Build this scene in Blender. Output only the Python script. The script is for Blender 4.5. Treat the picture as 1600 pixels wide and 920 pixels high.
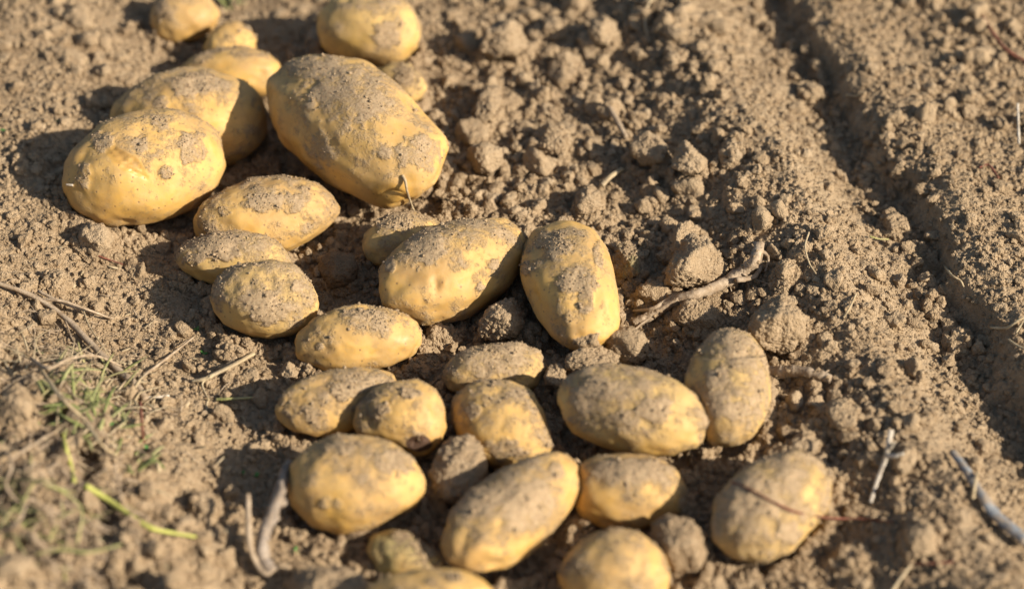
import bpy, math, random
import numpy as np
from mathutils import Vector

# ------------------------------------------------------------------ camera, sky, sun, exposure
for o in list(bpy.data.objects): bpy.data.objects.remove(o)
SC = bpy.context.scene
COL = SC.collection
PITCH = math.radians(40.0); DIST = 1.65; LENS = 85.0
cam_d = bpy.data.cameras.new('camera'); cam = bpy.data.objects.new('camera', cam_d); COL.objects.link(cam)
cam.location = (0, -math.cos(PITCH)*DIST, math.sin(PITCH)*DIST)
cam.rotation_euler = (math.pi/2-PITCH, 0, 0)
cam_d.lens = LENS; cam_d.sensor_width = 36; cam_d.clip_start = 0.05; cam_d.clip_end = 500
cam_d.dof.use_dof = True; cam_d.dof.focus_distance = 1.635; cam_d.dof.aperture_fstop = 3.1
cam_d.dof.aperture_blades = 9
SC.camera = cam
SUN_DIR = Vector((0.84, -0.38, 0.50)).normalized()
el = math.asin(SUN_DIR.z); az = math.atan2(SUN_DIR.x, SUN_DIR.y)
W = bpy.data.worlds.new("World"); SC.world = W; W.use_nodes = True
nt = W.node_tree; nt.nodes.clear()
sky = nt.nodes.new('ShaderNodeTexSky'); sky.sky_type = 'NISHITA'; sky.sun_disc = False
sky.sun_elevation = el; sky.sun_rotation = az; sky.air_density = 1.0; sky.dust_density = 1.5
bg = nt.nodes.new('ShaderNodeBackground'); bg.inputs[1].default_value = 0.072
wo = nt.nodes.new('ShaderNodeOutputWorld')
nt.links.new(sky.outputs[0], bg.inputs[0]); nt.links.new(bg.outputs[0], wo.inputs[0])
sl = bpy.data.lights.new('sun', 'SUN'); so = bpy.data.objects.new('sun', sl); COL.objects.link(so)
sl.energy = 5.0; sl.angle = math.radians(0.5); sl.color = (1.0, 0.90, 0.77)
so.rotation_euler = SUN_DIR.to_track_quat('Z', 'Y').to_euler()
SC.view_settings.view_transform = 'Standard'; SC.view_settings.look = 'None'
SC.view_settings.exposure = 0.68; SC.view_settings.gamma = 1.0; SC.view_settings.use_curve_mapping = False
SC.render.engine = 'CYCLES'
SC.cycles.max_bounces = 5; SC.cycles.diffuse_bounces = 3; SC.cycles.caustics_reflective = False
SC.cycles.use_denoising = True

rng = np.random.default_rng(7)
random.seed(7)

# ------------------------------------------------------------------ photo pixels <-> world
CAM = np.array(cam.location)
RT = np.array([1.0, 0, 0]); FW = np.array([0, math.cos(PITCH), -math.sin(PITCH)]); UP = np.array([0, math.sin(PITCH), math.cos(PITCH)])
KPX = (18.0/LENS)/800.0
def ray(px, py):
    return FW + (px-800)*KPX*RT - (py-460)*KPX*UP
def at(px, py, z=0.0):
    d = ray(px, py); t = (z-CAM[2])/d[2]
    return CAM + d*t
def scale_at(P):            # metres per photo pixel at world point P
    return float(np.dot(P-CAM, FW))*KPX

# ------------------------------------------------------------------ numpy noise
def _h(ix, iy, iz, seed):
    h = (ix.astype(np.uint32)*np.uint32(374761393) + iy.astype(np.uint32)*np.uint32(668265263)
         + iz.astype(np.uint32)*np.uint32(2147483647) + np.uint32((seed*144665+12345) & 0xffffffff))
    h = (h ^ (h >> np.uint32(13)))*np.uint32(1274126177)
    h = (h ^ (h >> np.uint32(16)))*np.uint32(2246822519)
    return h ^ (h >> np.uint32(15))
def _r(h): return (h & np.uint32(0xffffff)).astype(np.float32)/np.float32(16777216.0)
def _i(a): return a.astype(np.int64).astype(np.uint32)
def vn3(p, seed=0):         # smooth noise -1..1 at points (N,3): gradient noise
    p = p.astype(np.float32); f = np.floor(p); q = p-f; u = q*q*q*(q*(q*6-15)+10)
    I = f.astype(np.int64); out = np.zeros(len(p), np.float32)
    for dx in (0, 1):
        wx = u[:, 0] if dx else 1-u[:, 0]
        for dy in (0, 1):
            wy = u[:, 1] if dy else 1-u[:, 1]
            for dz in (0, 1):
                wz = u[:, 2] if dz else 1-u[:, 2]
                h = _h((I[:, 0]+dx).astype(np.uint32), (I[:, 1]+dy).astype(np.uint32), (I[:, 2]+dz).astype(np.uint32), seed)
                gx = (h & np.uint32(255)).astype(np.float32)/127.5-1
                gy = ((h >> np.uint32(8)) & np.uint32(255)).astype(np.float32)/127.5-1
                gz = ((h >> np.uint32(16)) & np.uint32(255)).astype(np.float32)/127.5-1
                out += wx*wy*wz*(gx*(q[:, 0]-dx)+gy*(q[:, 1]-dy)+gz*(q[:, 2]-dz))
    return out*1.5
def vn2(x, y, seed=0):
    sh = x.shape; x = x.ravel().astype(np.float32); y = y.ravel().astype(np.float32)
    fx = np.floor(x); fy = np.floor(y); qx = x-fx; qy = y-fy
    ux = qx*qx*qx*(qx*(qx*6-15)+10); uy = qy*qy*qy*(qy*(qy*6-15)+10)
    ix = fx.astype(np.int64); iy = fy.astype(np.int64); z = np.zeros(1, np.uint32); out = np.zeros(len(x), np.float32)
    for dx in (0, 1):
        wx = ux if dx else 1-ux
        for dy in (0, 1):
            wy = uy if dy else 1-uy
            h = _h((ix+dx).astype(np.uint32), (iy+dy).astype(np.uint32), z, seed)
            gx = (h & np.uint32(255)).astype(np.float32)/127.5-1
            gy = ((h >> np.uint32(8)) & np.uint32(255)).astype(np.float32)/127.5-1
            out += wx*wy*(gx*(qx-dx)+gy*(qy-dy))
    return (out*1.6).reshape(sh)
def fbm3(p, seed, oct=4, g=0.5):
    s = 0; a = 1.0; n = 0
    for k in range(oct):
        s = s+a*vn3(p*(2.03**k)+k*7.7, seed+k); n += a; a *= g
    return s/n
def fbm2(x, y, seed, oct=4, g=0.5):
    s = 0; a = 1.0; n = 0
    for k in range(oct):
        f = 2.03**k; s = s+a*vn2(x*f+k*3.3, y*f+k*5.1, seed+k); n += a; a *= g
    return s/n
def caps2(x, y, cell, seed, prob=0.8, rmin=0.25, rmax=0.62):     # random half-buried grains, height in cell units
    sh = x.shape; X = (x/cell).ravel().astype(np.float32); Y = (y/cell).ravel().astype(np.float32)
    ix = np.floor(X).astype(np.int64); iy = np.floor(Y).astype(np.int64); out = np.zeros(len(X), np.float32); z = np.zeros(1, np.uint32)
    for dx in (-1, 0, 1):
        for dy in (-1, 0, 1):
            cx = ix+dx; cy = iy+dy
            h1 = _h(cx.astype(np.uint32), cy.astype(np.uint32), z, seed); h2 = _h(cx.astype(np.uint32), cy.astype(np.uint32), z+np.uint32(1), seed+17)
            fx = cx+_r(h1); fy = cy+_r(h2); rr = rmin+(rmax-rmin)*_r(h1 >> np.uint32(7))**2
            on = _r(h2 >> np.uint32(5)) < prob
            d2 = (X-fx)**2+(Y-fy)**2
            v = np.where(on, np.sqrt(np.maximum(rr*rr-d2, 0)), 0)
            out = np.maximum(out, v)
    return out.reshape(sh)
def caps3(p, cell, seed, prob=0.85, rmin=0.3, rmax=0.75):
    P = (p/cell).astype(np.float32); I = np.floor(P).astype(np.int64); out = np.zeros(len(P), np.float32)
    for dx in (-1, 0, 1):
        for dy in (-1, 0, 1):
            for dz in (-1, 0, 1):
                c = I+np.array([dx, dy, dz]); a = [c[:, k].astype(np.uint32) for k in range(3)]
                h1 = _h(a[0], a[1], a[2], seed); h2 = _h(a[0], a[1], a[2], seed+31)
                fx = c[:, 0]+_r(h1); fy = c[:, 1]+_r(h2); fz = c[:, 2]+_r(h1 >> np.uint32(8))
                rr = rmin+(rmax-rmin)*_r(h2 >> np.uint32(8)); on = _r(h2 >> np.uint32(4)) < prob
                d2 = (P[:, 0]-fx)**2+(P[:, 1]-fy)**2+(P[:, 2]-fz)**2
                out = np.maximum(out, np.where(on, np.sqrt(np.maximum(rr*rr-d2, 0)), 0))
    return out
def sst(a, b, x):
    t = np.clip((x-a)/(b-a), 0, 1); return t*t*(3-2*t)

# ------------------------------------------------------------------ mesh helpers
def make_mesh(name, V, F, smooth=True, mat=None, attrs=None, quads=False):
    me = bpy.data.meshes.new(name); n = 4 if quads else 3
    V = np.ascontiguousarray(V, np.float32); F = np.ascontiguousarray(F, np.int32)
    me.vertices.add(len(V)); me.vertices.foreach_set('co', V.ravel())
    me.loops.add(F.size); me.loops.foreach_set('vertex_index', F.ravel())
    me.polygons.add(len(F)); me.polygons.foreach_set('loop_start', np.arange(0, F.size, n, dtype=np.int32))
    me.polygons.foreach_set('loop_total', np.full(len(F), n, np.int32))
    me.polygons.foreach_set('use_smooth', np.full(len(F), smooth))
    for k, a in (attrs or {}).items():
        at_ = me.attributes.new(k, 'FLOAT', 'POINT'); at_.data.foreach_set('value', np.ascontiguousarray(a, np.float32))
    me.update(calc_edges=True)
    if mat: me.materials.append(mat)
    return me
def obj(name, me, loc=(0, 0, 0), parent=None, label=None, cat=None, group=None, kind=None):
    o = bpy.data.objects.new(name, me); COL.objects.link(o); o.location = loc
    if parent: o.parent = parent
    if label: o['label'] = label
    if cat: o['category'] = cat
    if group: o['group'] = group
    if kind: o['kind'] = kind
    return o
import bmesh
ICO = {}
def ico(n):
    if n not in ICO:
        bm = bmesh.new(); bmesh.ops.create_icosphere(bm, subdivisions=n, radius=1.0)
        V = np.array([v.co[:] for v in bm.verts], np.float32); F = np.array([[v.index for v in f.verts] for f in bm.faces], np.int32)
        bm.free(); ICO[n] = (V/np.linalg.norm(V, axis=1)[:, None], F)
    return ICO[n]
def normals(V, F):
    a = V[F[:, 1]]-V[F[:, 0]]; b = V[F[:, 2]]-V[F[:, 0]]; n = np.cross(a, b); N = np.zeros_like(V)
    for k in range(3): 
        for c in range(3): N[:, c] += np.bincount(F[:, k], n[:, c], minlength=len(V))
    return N/np.maximum(np.linalg.norm(N, axis=1), 1e-12)[:, None]

# ------------------------------------------------------------------ materials
def new_mat(name):
    m = bpy.data.materials.new(name); m.use_nodes = True; t = m.node_tree; t.nodes.clear()
    out = t.nodes.new('ShaderNodeOutputMaterial'); b = t.nodes.new('ShaderNodeBsdfPrincipled'); t.links.new(b.outputs[0], out.inputs[0])
    return m, t, b
def N_(t, typ, **kw):
    n = t.nodes.new(typ)
    for k, v in kw.items():
        if k.startswith('i_'): n.inputs[k[2:].replace('_', ' ')].default_value = v
        else: setattr(n, k, v)
    return n
def L(t, a, b): t.links.new(a, b)
def noise(t, vec, scale, detail=4, rough=0.55):
    n = N_(t, 'ShaderNodeTexNoise'); n.inputs['Scale'].default_value = scale; n.inputs['Detail'].default_value = detail; n.inputs['Roughness'].default_value = rough
    L(t, vec, n.inputs['Vector']); return n.outputs['Fac']
def ramp(t, fac, a, b, inv=False):
    m = N_(t, 'ShaderNodeMapRange'); m.interpolation_type = 'SMOOTHSTEP'
    m.inputs['From Min'].default_value = a; m.inputs['From Max'].default_value = b
    if inv: m.inputs['To Min'].default_value = 1; m.inputs['To Max'].default_value = 0
    L(t, fac, m.inputs['Value']); return m.outputs['Result']
def math_(t, op, a, b=None, c=None):
    m = N_(t, 'ShaderNodeMath', operation=op)
    for k, v in enumerate((a, b, c)):
        if v is None: continue
        if isinstance(v, (int, float)): m.inputs[k].default_value = v
        else: L(t, v, m.inputs[k])
    return m.outputs[0]
def mixc(t, fac, a, b):
    m = N_(t, 'ShaderNodeMix', data_type='RGBA')
    if isinstance(fac, (int, float)): m.inputs[0].default_value = fac
    else: L(t, fac, m.inputs[0])
    for k, v in ((6, a), (7, b)):
        if isinstance(v, tuple): m.inputs[k].default_value = (*v, 1)
        else: L(t, v, m.inputs[k])
    return m.outputs[2]
def bump(t, h, dist, normal=None, strength=1.0):
    b = N_(t, 'ShaderNodeBump'); b.inputs['Strength'].default_value = strength; b.inputs['Distance'].default_value = dist
    L(t, h, b.inputs['Height'])
    if normal: L(t, normal, b.inputs['Normal'])
    return b.outputs[0]
def attr(t, name): return N_(t, 'ShaderNodeAttribute', attribute_name=name).outputs['Fac']

SOIL_A = (0.395, 0.285, 0.168); SOIL_B = (0.25, 0.173, 0.098); SOIL_C = (0.485, 0.365, 0.23)
def soil_colour(t, P):
    n1 = ramp(t, noise(t, P, 22, 3), 0.35, 0.65)
    c = mixc(t, n1, SOIL_A, tuple(0.5*(a+b) for a, b in zip(SOIL_A, SOIL_B)))
    n2 = ramp(t, noise(t, P, 170, 3, 0.6), 0.42, 0.72); c = mixc(t, math_(t, 'MULTIPLY', n2, 0.55), c, SOIL_C)
    n3 = ramp(t, noise(t, P, 420, 3, 0.6), 0.50, 0.72); c = mixc(t, math_(t, 'MULTIPLY', n3, 0.5), c, SOIL_B)
    v = N_(t, 'ShaderNodeTexVoronoi'); v.inputs['Scale'].default_value = 700; L(t, P, v.inputs['Vector'])
    sp = ramp(t, v.outputs['Distance'], 0.10, 0.2, True)
    g = N_(t, 'ShaderNodeSeparateColor'); L(t, v.outputs['Color'], g.inputs[0])
    rare = ramp(t, g.outputs[0], 0.93, 0.95)
    c = mixc(t, math_(t, 'MULTIPLY', math_(t, 'MULTIPLY', sp, rare), 0.7), c, (0.56, 0.48, 0.38))
    return c
def soil_mat(name, moist=0.0, moss=False):
    m, t, b = new_mat(name)
    P = N_(t, 'ShaderNodeNewGeometry').outputs['Position']
    c = soil_colour(t, P)
    tone = attr(t, 'tone')
    up = ramp(t, tone, 0.0, 1.0); dn = ramp(t, math_(t, 'MULTIPLY', tone, -1.0), 0.0, 1.0)
    c = mixc(t, math_(t, 'MULTIPLY', up, 0.5), c, (0.455, 0.35, 0.228)); c = mixc(t, math_(t, 'MULTIPLY', dn, 0.6), c, (0.15, 0.100, 0.058))
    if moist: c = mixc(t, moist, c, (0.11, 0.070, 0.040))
    if moss:
        k = ramp(t, noise(t, P, 60, 4), 0.48, 0.6); c = mixc(t, math_(t, 'MULTIPLY', k, 0.6), c, (0.22, 0.19, 0.08))
    L(t, c, b.inputs['Base Color']); b.inputs['Roughness'].default_value = 0.95; b.inputs['Specular IOR Level'].default_value = 0.15
    h = noise(t, P, 1300, 4, 0.65)
    v = N_(t, 'ShaderNodeTexVoronoi'); v.inputs['Scale'].default_value = 800; L(t, P, v.inputs['Vector'])
    hh = math_(t, 'ADD', math_(t, 'MULTIPLY', h, 1.0), math_(t, 'MULTIPLY', v.outputs['Distance'], -0.9))
    L(t, bump(t, hh, 0.0011), b.inputs['Normal'])
    return m
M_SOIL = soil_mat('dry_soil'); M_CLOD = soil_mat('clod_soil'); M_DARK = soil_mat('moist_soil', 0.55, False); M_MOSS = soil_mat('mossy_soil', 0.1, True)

def potato_mat(name, skinA=(0.60, 0.350, 0.078), skinB=(0.43, 0.250, 0.072), green=False):
    m, t, b = new_mat(name)
    tc = N_(t, 'ShaderNodeTexCoord'); oi = N_(t, 'ShaderNodeObjectInfo')
    off = N_(t, 'ShaderNodeVectorMath', operation='SCALE'); off.inputs[0].default_value = (3.1, 5.7, 2.3)
    L(t, oi.outputs['Random'], off.inputs['Scale'])
    ad = N_(t, 'ShaderNodeVectorMath', operation='ADD'); L(t, tc.outputs['Object'], ad.inputs[0]); L(t, off.outputs[0], ad.inputs[1]); P = ad.outputs[0]
    sk = mixc(t, ramp(t, noise(t, P, 28, 4), 0.36, 0.66), skinA, skinB)
    sk = mixc(t, math_(t, 'MULTIPLY', ramp(t, noise(t, P, 90, 3), 0.5, 0.75), 0.45), sk, (0.68, 0.43, 0.15))
    if green: sk = mixc(t, ramp(t, noise(t, P, 18, 3), 0.4, 0.6), sk, (0.36, 0.30, 0.10))
    # lenticels and scurf
    v = N_(t, 'ShaderNodeTexVoronoi'); v.inputs['Scale'].default_value = 240; v.inputs['Randomness'].default_value = 1; L(t, P, v.inputs['Vector'])
    g = N_(t, 'ShaderNodeSeparateColor'); L(t, v.outputs['Color'], g.inputs[0])
    spot = math_(t, 'MULTIPLY', ramp(t, v.outputs['Distance'], 0.12, 0.24, True), ramp(t, g.outputs[0], 0.55, 0.6))
    sk = mixc(t, math_(t, 'MULTIPLY', spot, 0.8), sk, (0.17, 0.10, 0.045))
    sc = ramp(t, noise(t, P, 130, 5, 0.7), 0.56, 0.66)
    sk = mixc(t, math_(t, 'MULTIPLY', sc, 0.45), sk, (0.30, 0.20, 0.09))
    sk = mixc(t, math_(t, 'MULTIPLY', ramp(t, noise(t, P, 14, 5, 0.65), 0.50, 0.66), 0.35), sk, (0.42, 0.225, 0.07))
    scar = attr(t, 'scar')
    # dust
    d = attr(t, 'dust')
    fine = noise(t, P, 330, 5, 0.7)
    mid = noise(t, P, 75, 5, 0.65)
    dm = math_(t, 'ADD', d, math_(t, 'ADD', math_(t, 'MULTIPLY', math_(t, 'SUBTRACT', fine, 0.5), 0.95), math_(t, 'MULTIPLY', math_(t, 'SUBTRACT', mid, 0.5), 0.9)))
    thick = ramp(t, dm, 0.36, 0.80)
    film = ramp(t, dm, -0.25, 0.70)
    dust = mixc(t, ramp(t, noise(t, P, 500, 3), 0.35, 0.7), (0.415, 0.302, 0.178), (0.31, 0.218, 0.126))
    c = mixc(t, math_(t, 'MULTIPLY', film, 0.52), sk, (0.46, 0.320, 0.150))
    c = mixc(t, thick, c, dust)
    c = mixc(t, ramp(t, math_(t, 'ADD', scar, math_(t, 'MULTIPLY', math_(t, 'SUBTRACT', mid, 0.5), 1.2)), 0.35, 0.6), c, (0.085, 0.045, 0.025))
    L(t, c, b.inputs['Base Color'])
    r = N_(t, 'ShaderNodeMapRange'); r.inputs['To Min'].default_value = 0.44; r.inputs['To Max'].default_value = 0.9; L(t, film, r.inputs['Value'])
    L(t, r.outputs[0], b.inputs['Roughness'])
    sp = N_(t, 'ShaderNodeMapRange'); sp.inputs['To Min'].default_value = 0.55; sp.inputs['To Max'].default_value = 0.1; L(t, thick, sp.inputs['Value'])
    L(t, sp.outputs[0], b.inputs['Specular IOR Level'])
    b.inputs['Subsurface Weight'].default_value = 0.07; b.inputs['Subsurface Scale'].default_value = 0.004
    b.inputs['Subsurface Radius'].default_value = (1.0, 0.5, 0.2)
    g1 = math_(t, 'MULTIPLY', thick, math_(t, 'ADD', 0.55, math_(t, 'MULTIPLY', fine, 1.6)))
    n1 = bump(t, g1, 0.00055)
    h2 = math_(t, 'ADD', math_(t, 'MULTIPLY', noise(t, P, 600, 3), 0.5), math_(t, 'MULTIPLY', spot, -0.6))
    n2 = bump(t, h2, 0.00022, n1)
    L(t, n2, b.inputs['Normal'])
    return m
M_POT = potato_mat('potato_skin'); M_POT2 = potato_mat('potato_skin_pale', (0.58, 0.365, 0.10), (0.44, 0.285, 0.09)); M_POTG = potato_mat('potato_skin_green', green=True)

def plant_mat(name, a, b_, scale=60, rough=0.75, trans=0.0, dust=0.0):
    m, t, b = new_mat(name)
    P = N_(t, 'ShaderNodeNewGeometry').outputs['Position']
    c = mixc(t, ramp(t, noise(t, P, scale, 4), 0.35, 0.65), a, b_)
    if dust: c = mixc(t, math_(t, 'MULTIPLY', ramp(t, noise(t, P, scale*2.3, 4), 0.42, 0.58), dust), c, (0.33, 0.25, 0.165))
    L(t, c, b.inputs['Base Color']); b.inputs['Roughness'].default_value = rough; b.inputs['Specular IOR Level'].default_value = 0.3
    mp = N_(t, 'ShaderNodeMapping'); mp.inputs['Scale'].default_value = (1, 1, 1); L(t, P, mp.inputs[0])
    L(t, bump(t, noise(t, mp.outputs[0], 900, 3), 0.0005), b.inputs['Normal'])
    return m
M_STRAW = plant_mat('straw', (0.50, 0.40, 0.24), (0.36, 0.27, 0.15), dust=0.35)
M_BARK = plant_mat('grey_stalk', (0.31, 0.255, 0.20), (0.17, 0.135, 0.105), 120, dust=0.5)
M_ROOT = plant_mat('soil_root', (0.44, 0.34, 0.23), (0.25, 0.175, 0.105), 160, dust=0.75)
M_WHITE = plant_mat('bleached_stalk', (0.60, 0.54, 0.44), (0.42, 0.36, 0.27), 90, dust=0.3)
M_RED = plant_mat('red_root', (0.22, 0.075, 0.045), (0.14, 0.06, 0.035), 90)
M_GREEN = plant_mat('grass_green', (0.18, 0.21, 0.06), (0.34, 0.32, 0.14), 50, 0.5)
M_LEAF = plant_mat('leaf_green', (0.07, 0.22, 0.04), (0.12, 0.28, 0.07), 50, 0.5)
M_LIME = plant_mat('lime_stem', (0.46, 0.46, 0.11), (0.36, 0.36, 0.09), 30, 0.5)
M_OLIVE = plant_mat('olive_stem', (0.27, 0.28, 0.09), (0.38, 0.33, 0.14), 50, 0.6, dust=0.35)
M_BLUE = plant_mat('blue_grey_stalk', (0.27, 0.285, 0.29), (0.15, 0.155, 0.16), 70, dust=0.75)

# ------------------------------------------------------------------ terrain
def poly(pts, z=0.0): return np.array([at(a, b, z)[:2] for a, b in pts])
WALL = poly([(1180, -80), (1225, 0), (1262, 90), (1305, 165), (1352, 232), (1408, 310), (1458, 395), (1510, 490), (1560, 590), (1630, 710), (1730, 890)])
BANK = poly([(-260, 280), (-60, 470), (95, 560), (200, 640), (300, 740), (370, 860), (430, 1000)])
def sdist(x, y, PL):        # signed distance: positive to the right of the travel direction (top of photo -> bottom)
    best = np.full(x.shape, 1e9); sg = np.zeros(x.shape)
    for i in range(len(PL)-1):
        a = PL[i].copy(); b = PL[i+1].copy(); e = b-a
        lo = -50 if i == 0 else 0; hi = 50 if i == len(PL)-2 else 1
        tt = np.clip(((x-a[0])*e[0]+(y-a[1])*e[1])/(e@e), lo, hi)
        dx = x-(a[0]+tt*e[0]); dy = y-(a[1]+tt*e[1]); d = np.hypot(dx, dy)
        s = np.where(e[0]*dy-e[1]*dx > 0, 1.0, -1.0)     # left of travel direction (world) = photo right when going down
        m = d < best; best = np.where(m, d, best); sg = np.where(m, s, sg)
    return best*sg
def macro(x, y):
    s = sdist(x, y, WALL)
    s = s+0.010*vn2(x/0.055, y/0.055, 41)+0.0045*vn2(x/0.018, y/0.018, 42)+0.002*vn2(x/0.007, y/0.007, 43)
    h = 0.006*fbm2(x/0.13, y/0.13, 3, 3)
    # wheel track: gentle left flank, crest, smooth slope, channel, steep wall, plateau
    xs = [-9, -0.20, -0.145, -0.104, -0.082, -0.035, -0.014, -0.003, 0.008, 0.024, 0.075, 0.16, 9]
    zs = [0, 0.0, 0.005, 0.024, 0.027, 0.004, -0.003, 0.001, 0.020, 0.025, 0.015, 0.014, 0.02]
    h = h+np.interp(s, xs, zs)
    b = -sdist(x, y, BANK)+0.012*vn2(x/0.06, y/0.06, 44)
    h = h+np.interp(b, [-9, -0.05, 0.0, 0.05, 0.14, 9], [0, 0, 0.013, 0.046, 0.068, 0.080])
    # left edge of the potato bed rises gently
    P = at(60, 200); q = sst(-0.235, -0.36, x)*sst(-0.10, 0.02, y); h = h+0.022*q
    # trench under the potatoes
    T = poly([(330, -60), (330, 60), (420, 230), (560, 430), (720, 600), (850, 800), (930, 1000)])
    dt = np.abs(sdist(x, y, T)); h = h-0.012*np.exp(-(dt/0.10)**2)
    return h, s, b
def grow(lim, step, end):
    o = []; p = lim; d = step
    while p < end: d *= 1.14; p += d; o.append(p)
    return o
ST = 0.00115
cx_ = np.arange(-0.52, 0.56, ST); cy_ = np.arange(-0.36, 0.50, ST)
GX = np.array([-v for v in grow(0.52, ST, 60)][::-1]+list(cx_)+grow(cx_[-1], ST, 60))
GY = np.array([-v for v in grow(0.36, ST, 60)][::-1]+list(cy_)+grow(cy_[-1], ST, 60))
X, Y = np.meshgrid(GX, GY)
fade = (1-sst(0.75, 2.5, np.hypot(X, Y))).astype(np.float32)
Hm, S_, B_ = macro(X, Y)
# coarseness: high in the middle right between potatoes and ridge, low on the track
bank_m = sst(-0.01, 0.06, B_)
smooth_zone = sst(-0.100, -0.078, S_)*(1-sst(-0.034, -0.024, S_))
left_fine = sst(-0.08, -0.2, X)*1.25*(1-0.8*bank_m)
coarse = np.clip(1.0-0.50*smooth_zone-0.30*left_fine-0.36*sst(-0.004, 0.008, S_)*(1-0.6*sst(0.06, 0.11, S_)), 0.15, 1)
wx = X+0.0030*vn2(X/0.006, Y/0.006, 71)+0.0010*vn2(X/0.0025, Y/0.0025, 73); wy = Y+0.0030*vn2(X/0.006, Y/0.006, 72)+0.0010*vn2(X/0.0025, Y/0.0025, 74)
H = Hm+fade*(coarse*(0.0045*fbm2(X/0.035, Y/0.035, 5, 3)+0.42*caps2(wx, wy, 0.026, 51, 0.40)*0.026*coarse)
     + coarse**1.2*0.62*caps2(wx, wy, 0.0105, 52, 0.6)*0.0105
     + (0.35+0.45*coarse)*0.62*caps2(wx, wy, 0.0048, 53, 0.8)*0.0048
     + 0.62*caps2(X, Y, 0.0026, 54, 0.85)*0.0026
     + 0.0009*vn2(X/0.0032, Y/0.0032, 55)
     + bank_m*(0.011*fbm2(X/0.03, Y/0.03, 57, 4, 0.65)*2-0.020*np.abs(vn2(X/0.03, Y/0.03, 58))))
H = H.astype(np.float64)
H0 = H.copy()
def Hat(x, y, G=None):
    G = H if G is None else G
    i = np.clip(np.searchsorted(GX, x)-1, 0, len(GX)-2); j = np.clip(np.searchsorted(GY, y)-1, 0, len(GY)-2)
    fx = np.clip((x-GX[i])/(GX[i+1]-GX[i]), 0, 1); fy = np.clip((y-GY[j])/(GY[j+1]-GY[j]), 0, 1)
    return (G[j, i]*(1-fx)+G[j, i+1]*fx)*(1-fy)+(G[j+1, i]*(1-fx)+G[j+1, i+1]*fx)*fy
def hit(px, py, h=0.0, G=None):          # first point along the line of sight that lies h above the soil
    d = ray(px, py); n = d/np.linalg.norm(d); ts = np.linspace(1.0, 3.2, 2200)
    P = CAM+n*ts[:, None]; below = P[:, 2] < Hat(P[:, 0], P[:, 1], G)+h
    k = int(np.argmax(below)) if below.any() else len(ts)-1
    return P[k]

# ------------------------------------------------------------------ potatoes
def outline_stats(pts):
    p = np.array(pts, float); q = np.roll(p, -1, 0); cr = p[:, 0]*q[:, 1]-q[:, 0]*p[:, 1]; A = cr.sum()/2
    c = np.array([((p[:, k]+q[:, k])*cr).sum()/(6*A) for k in (0, 1)])
    p = p-c; q = q-c; cr = p[:, 0]*q[:, 1]-q[:, 0]*p[:, 1]; A = cr.sum()/2
    xx = ((p[:, 0]**2+p[:, 0]*q[:, 0]+q[:, 0]**2)*cr).sum()/(12*A); yy = ((p[:, 1]**2+p[:, 1]*q[:, 1]+q[:, 1]**2)*cr).sum()/(12*A)
    xy = ((p[:, 0]*q[:, 1]+2*p[:, 0]*p[:, 1]+2*q[:, 0]*q[:, 1]+q[:, 0]*p[:, 1])*cr).sum()/(24*A)
    S = 4*np.array([[xx, xy], [xy, yy]])
    ang = np.linspace(-np.pi, np.pi, 241)[:-1]; r = []
    for a in ang:
        u = np.array([math.cos(a), math.sin(a)]); best = 1.0
        for i in range(len(p)):
            A_, B__ = p[i], q[i]; e = B__-A_; det = u[0]*(-e[1])+e[0]*u[1]
            if abs(det) < 1e-9: continue
            tt = (A_[0]*(-e[1])+e[0]*A_[1])/det; ss = (u[0]*A_[1]-u[1]*A_[0])/det
            if tt > 0 and -1e-6 <= ss <= 1+1e-6: best = max(best, tt)
        r.append(best)
    r = np.array(r); k = np.exp(-0.5*(np.arange(-8, 9)/2.6)**2); k /= k.sum()
    r = np.convolve(np.concatenate([r[-8:], r, r[:8]]), k, 'valid')
    return c, S, ang, r
def fit_body(pts, rise, ratio=0.92, G=None, sink=0.80, dz=0.0):
    """ellipsoid lying on the soil whose silhouette from the photographer's place is the outline; returns centre, axes, warp data"""
    c, S, ang, r = outline_stats(pts)
    G = Hb if G is None else G
    P = at(c[0], c[1], 0.02); C = 0.03
    for it in range(14):
        k = scale_at(P); f = P-CAM; fn = f@FW
        # screen-plane coordinates (right, down) in metres of a world offset V, projected along the line of sight
        pr = np.stack([RT-FW*(f@RT)/fn, -(UP-FW*(f@UP)/fn)])       # 2x3
        Sm = S*k*k; Ph = pr[:, :2]; Pz = pr[:, 2]
        for j in range(40):
            Mh = np.linalg.inv(Ph)@(Sm-C*C*np.outer(Pz, Pz))@np.linalg.inv(Ph).T
            w, U = np.linalg.eigh((Mh+Mh.T)/2)
            Cn = ratio*math.sqrt(max(w[0], 1e-7)) if w[0] > 0 else C*0.8
            C = 0.6*C+0.4*Cn
        z = float(Hat(P[0], P[1], G))+C*sink+dz
        P = at(c[0], c[1], z)
    w = np.maximum(w, (C*0.8)**2)
    return dict(c=c, P=P, C=C, w=w, U=U, pr=pr, S=Sm, ang=ang, r=r*scale_at(P), k=scale_at(P))
def warp(V, fb):
    xy = V@fb['pr'].T; a = np.arctan2(xy[:, 1], xy[:, 0]); rho = np.hypot(xy[:, 0], xy[:, 1])
    Si = np.linalg.inv(fb['S']); u = np.stack([np.cos(a), np.sin(a)], 1); re = 1/np.sqrt(np.einsum('ni,ij,nj->n', u, Si, u))
    ro = np.interp(a, np.concatenate([fb['ang'], [math.pi]]), np.concatenate([fb['r'], [fb['r'][0]]]))
    t = np.clip(rho/re, 0, 1); f = (ro/re-1)*t*t
    d = xy*f[:, None]
    return V+d[:, :1]*RT-d[:, 1:]*UP

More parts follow.
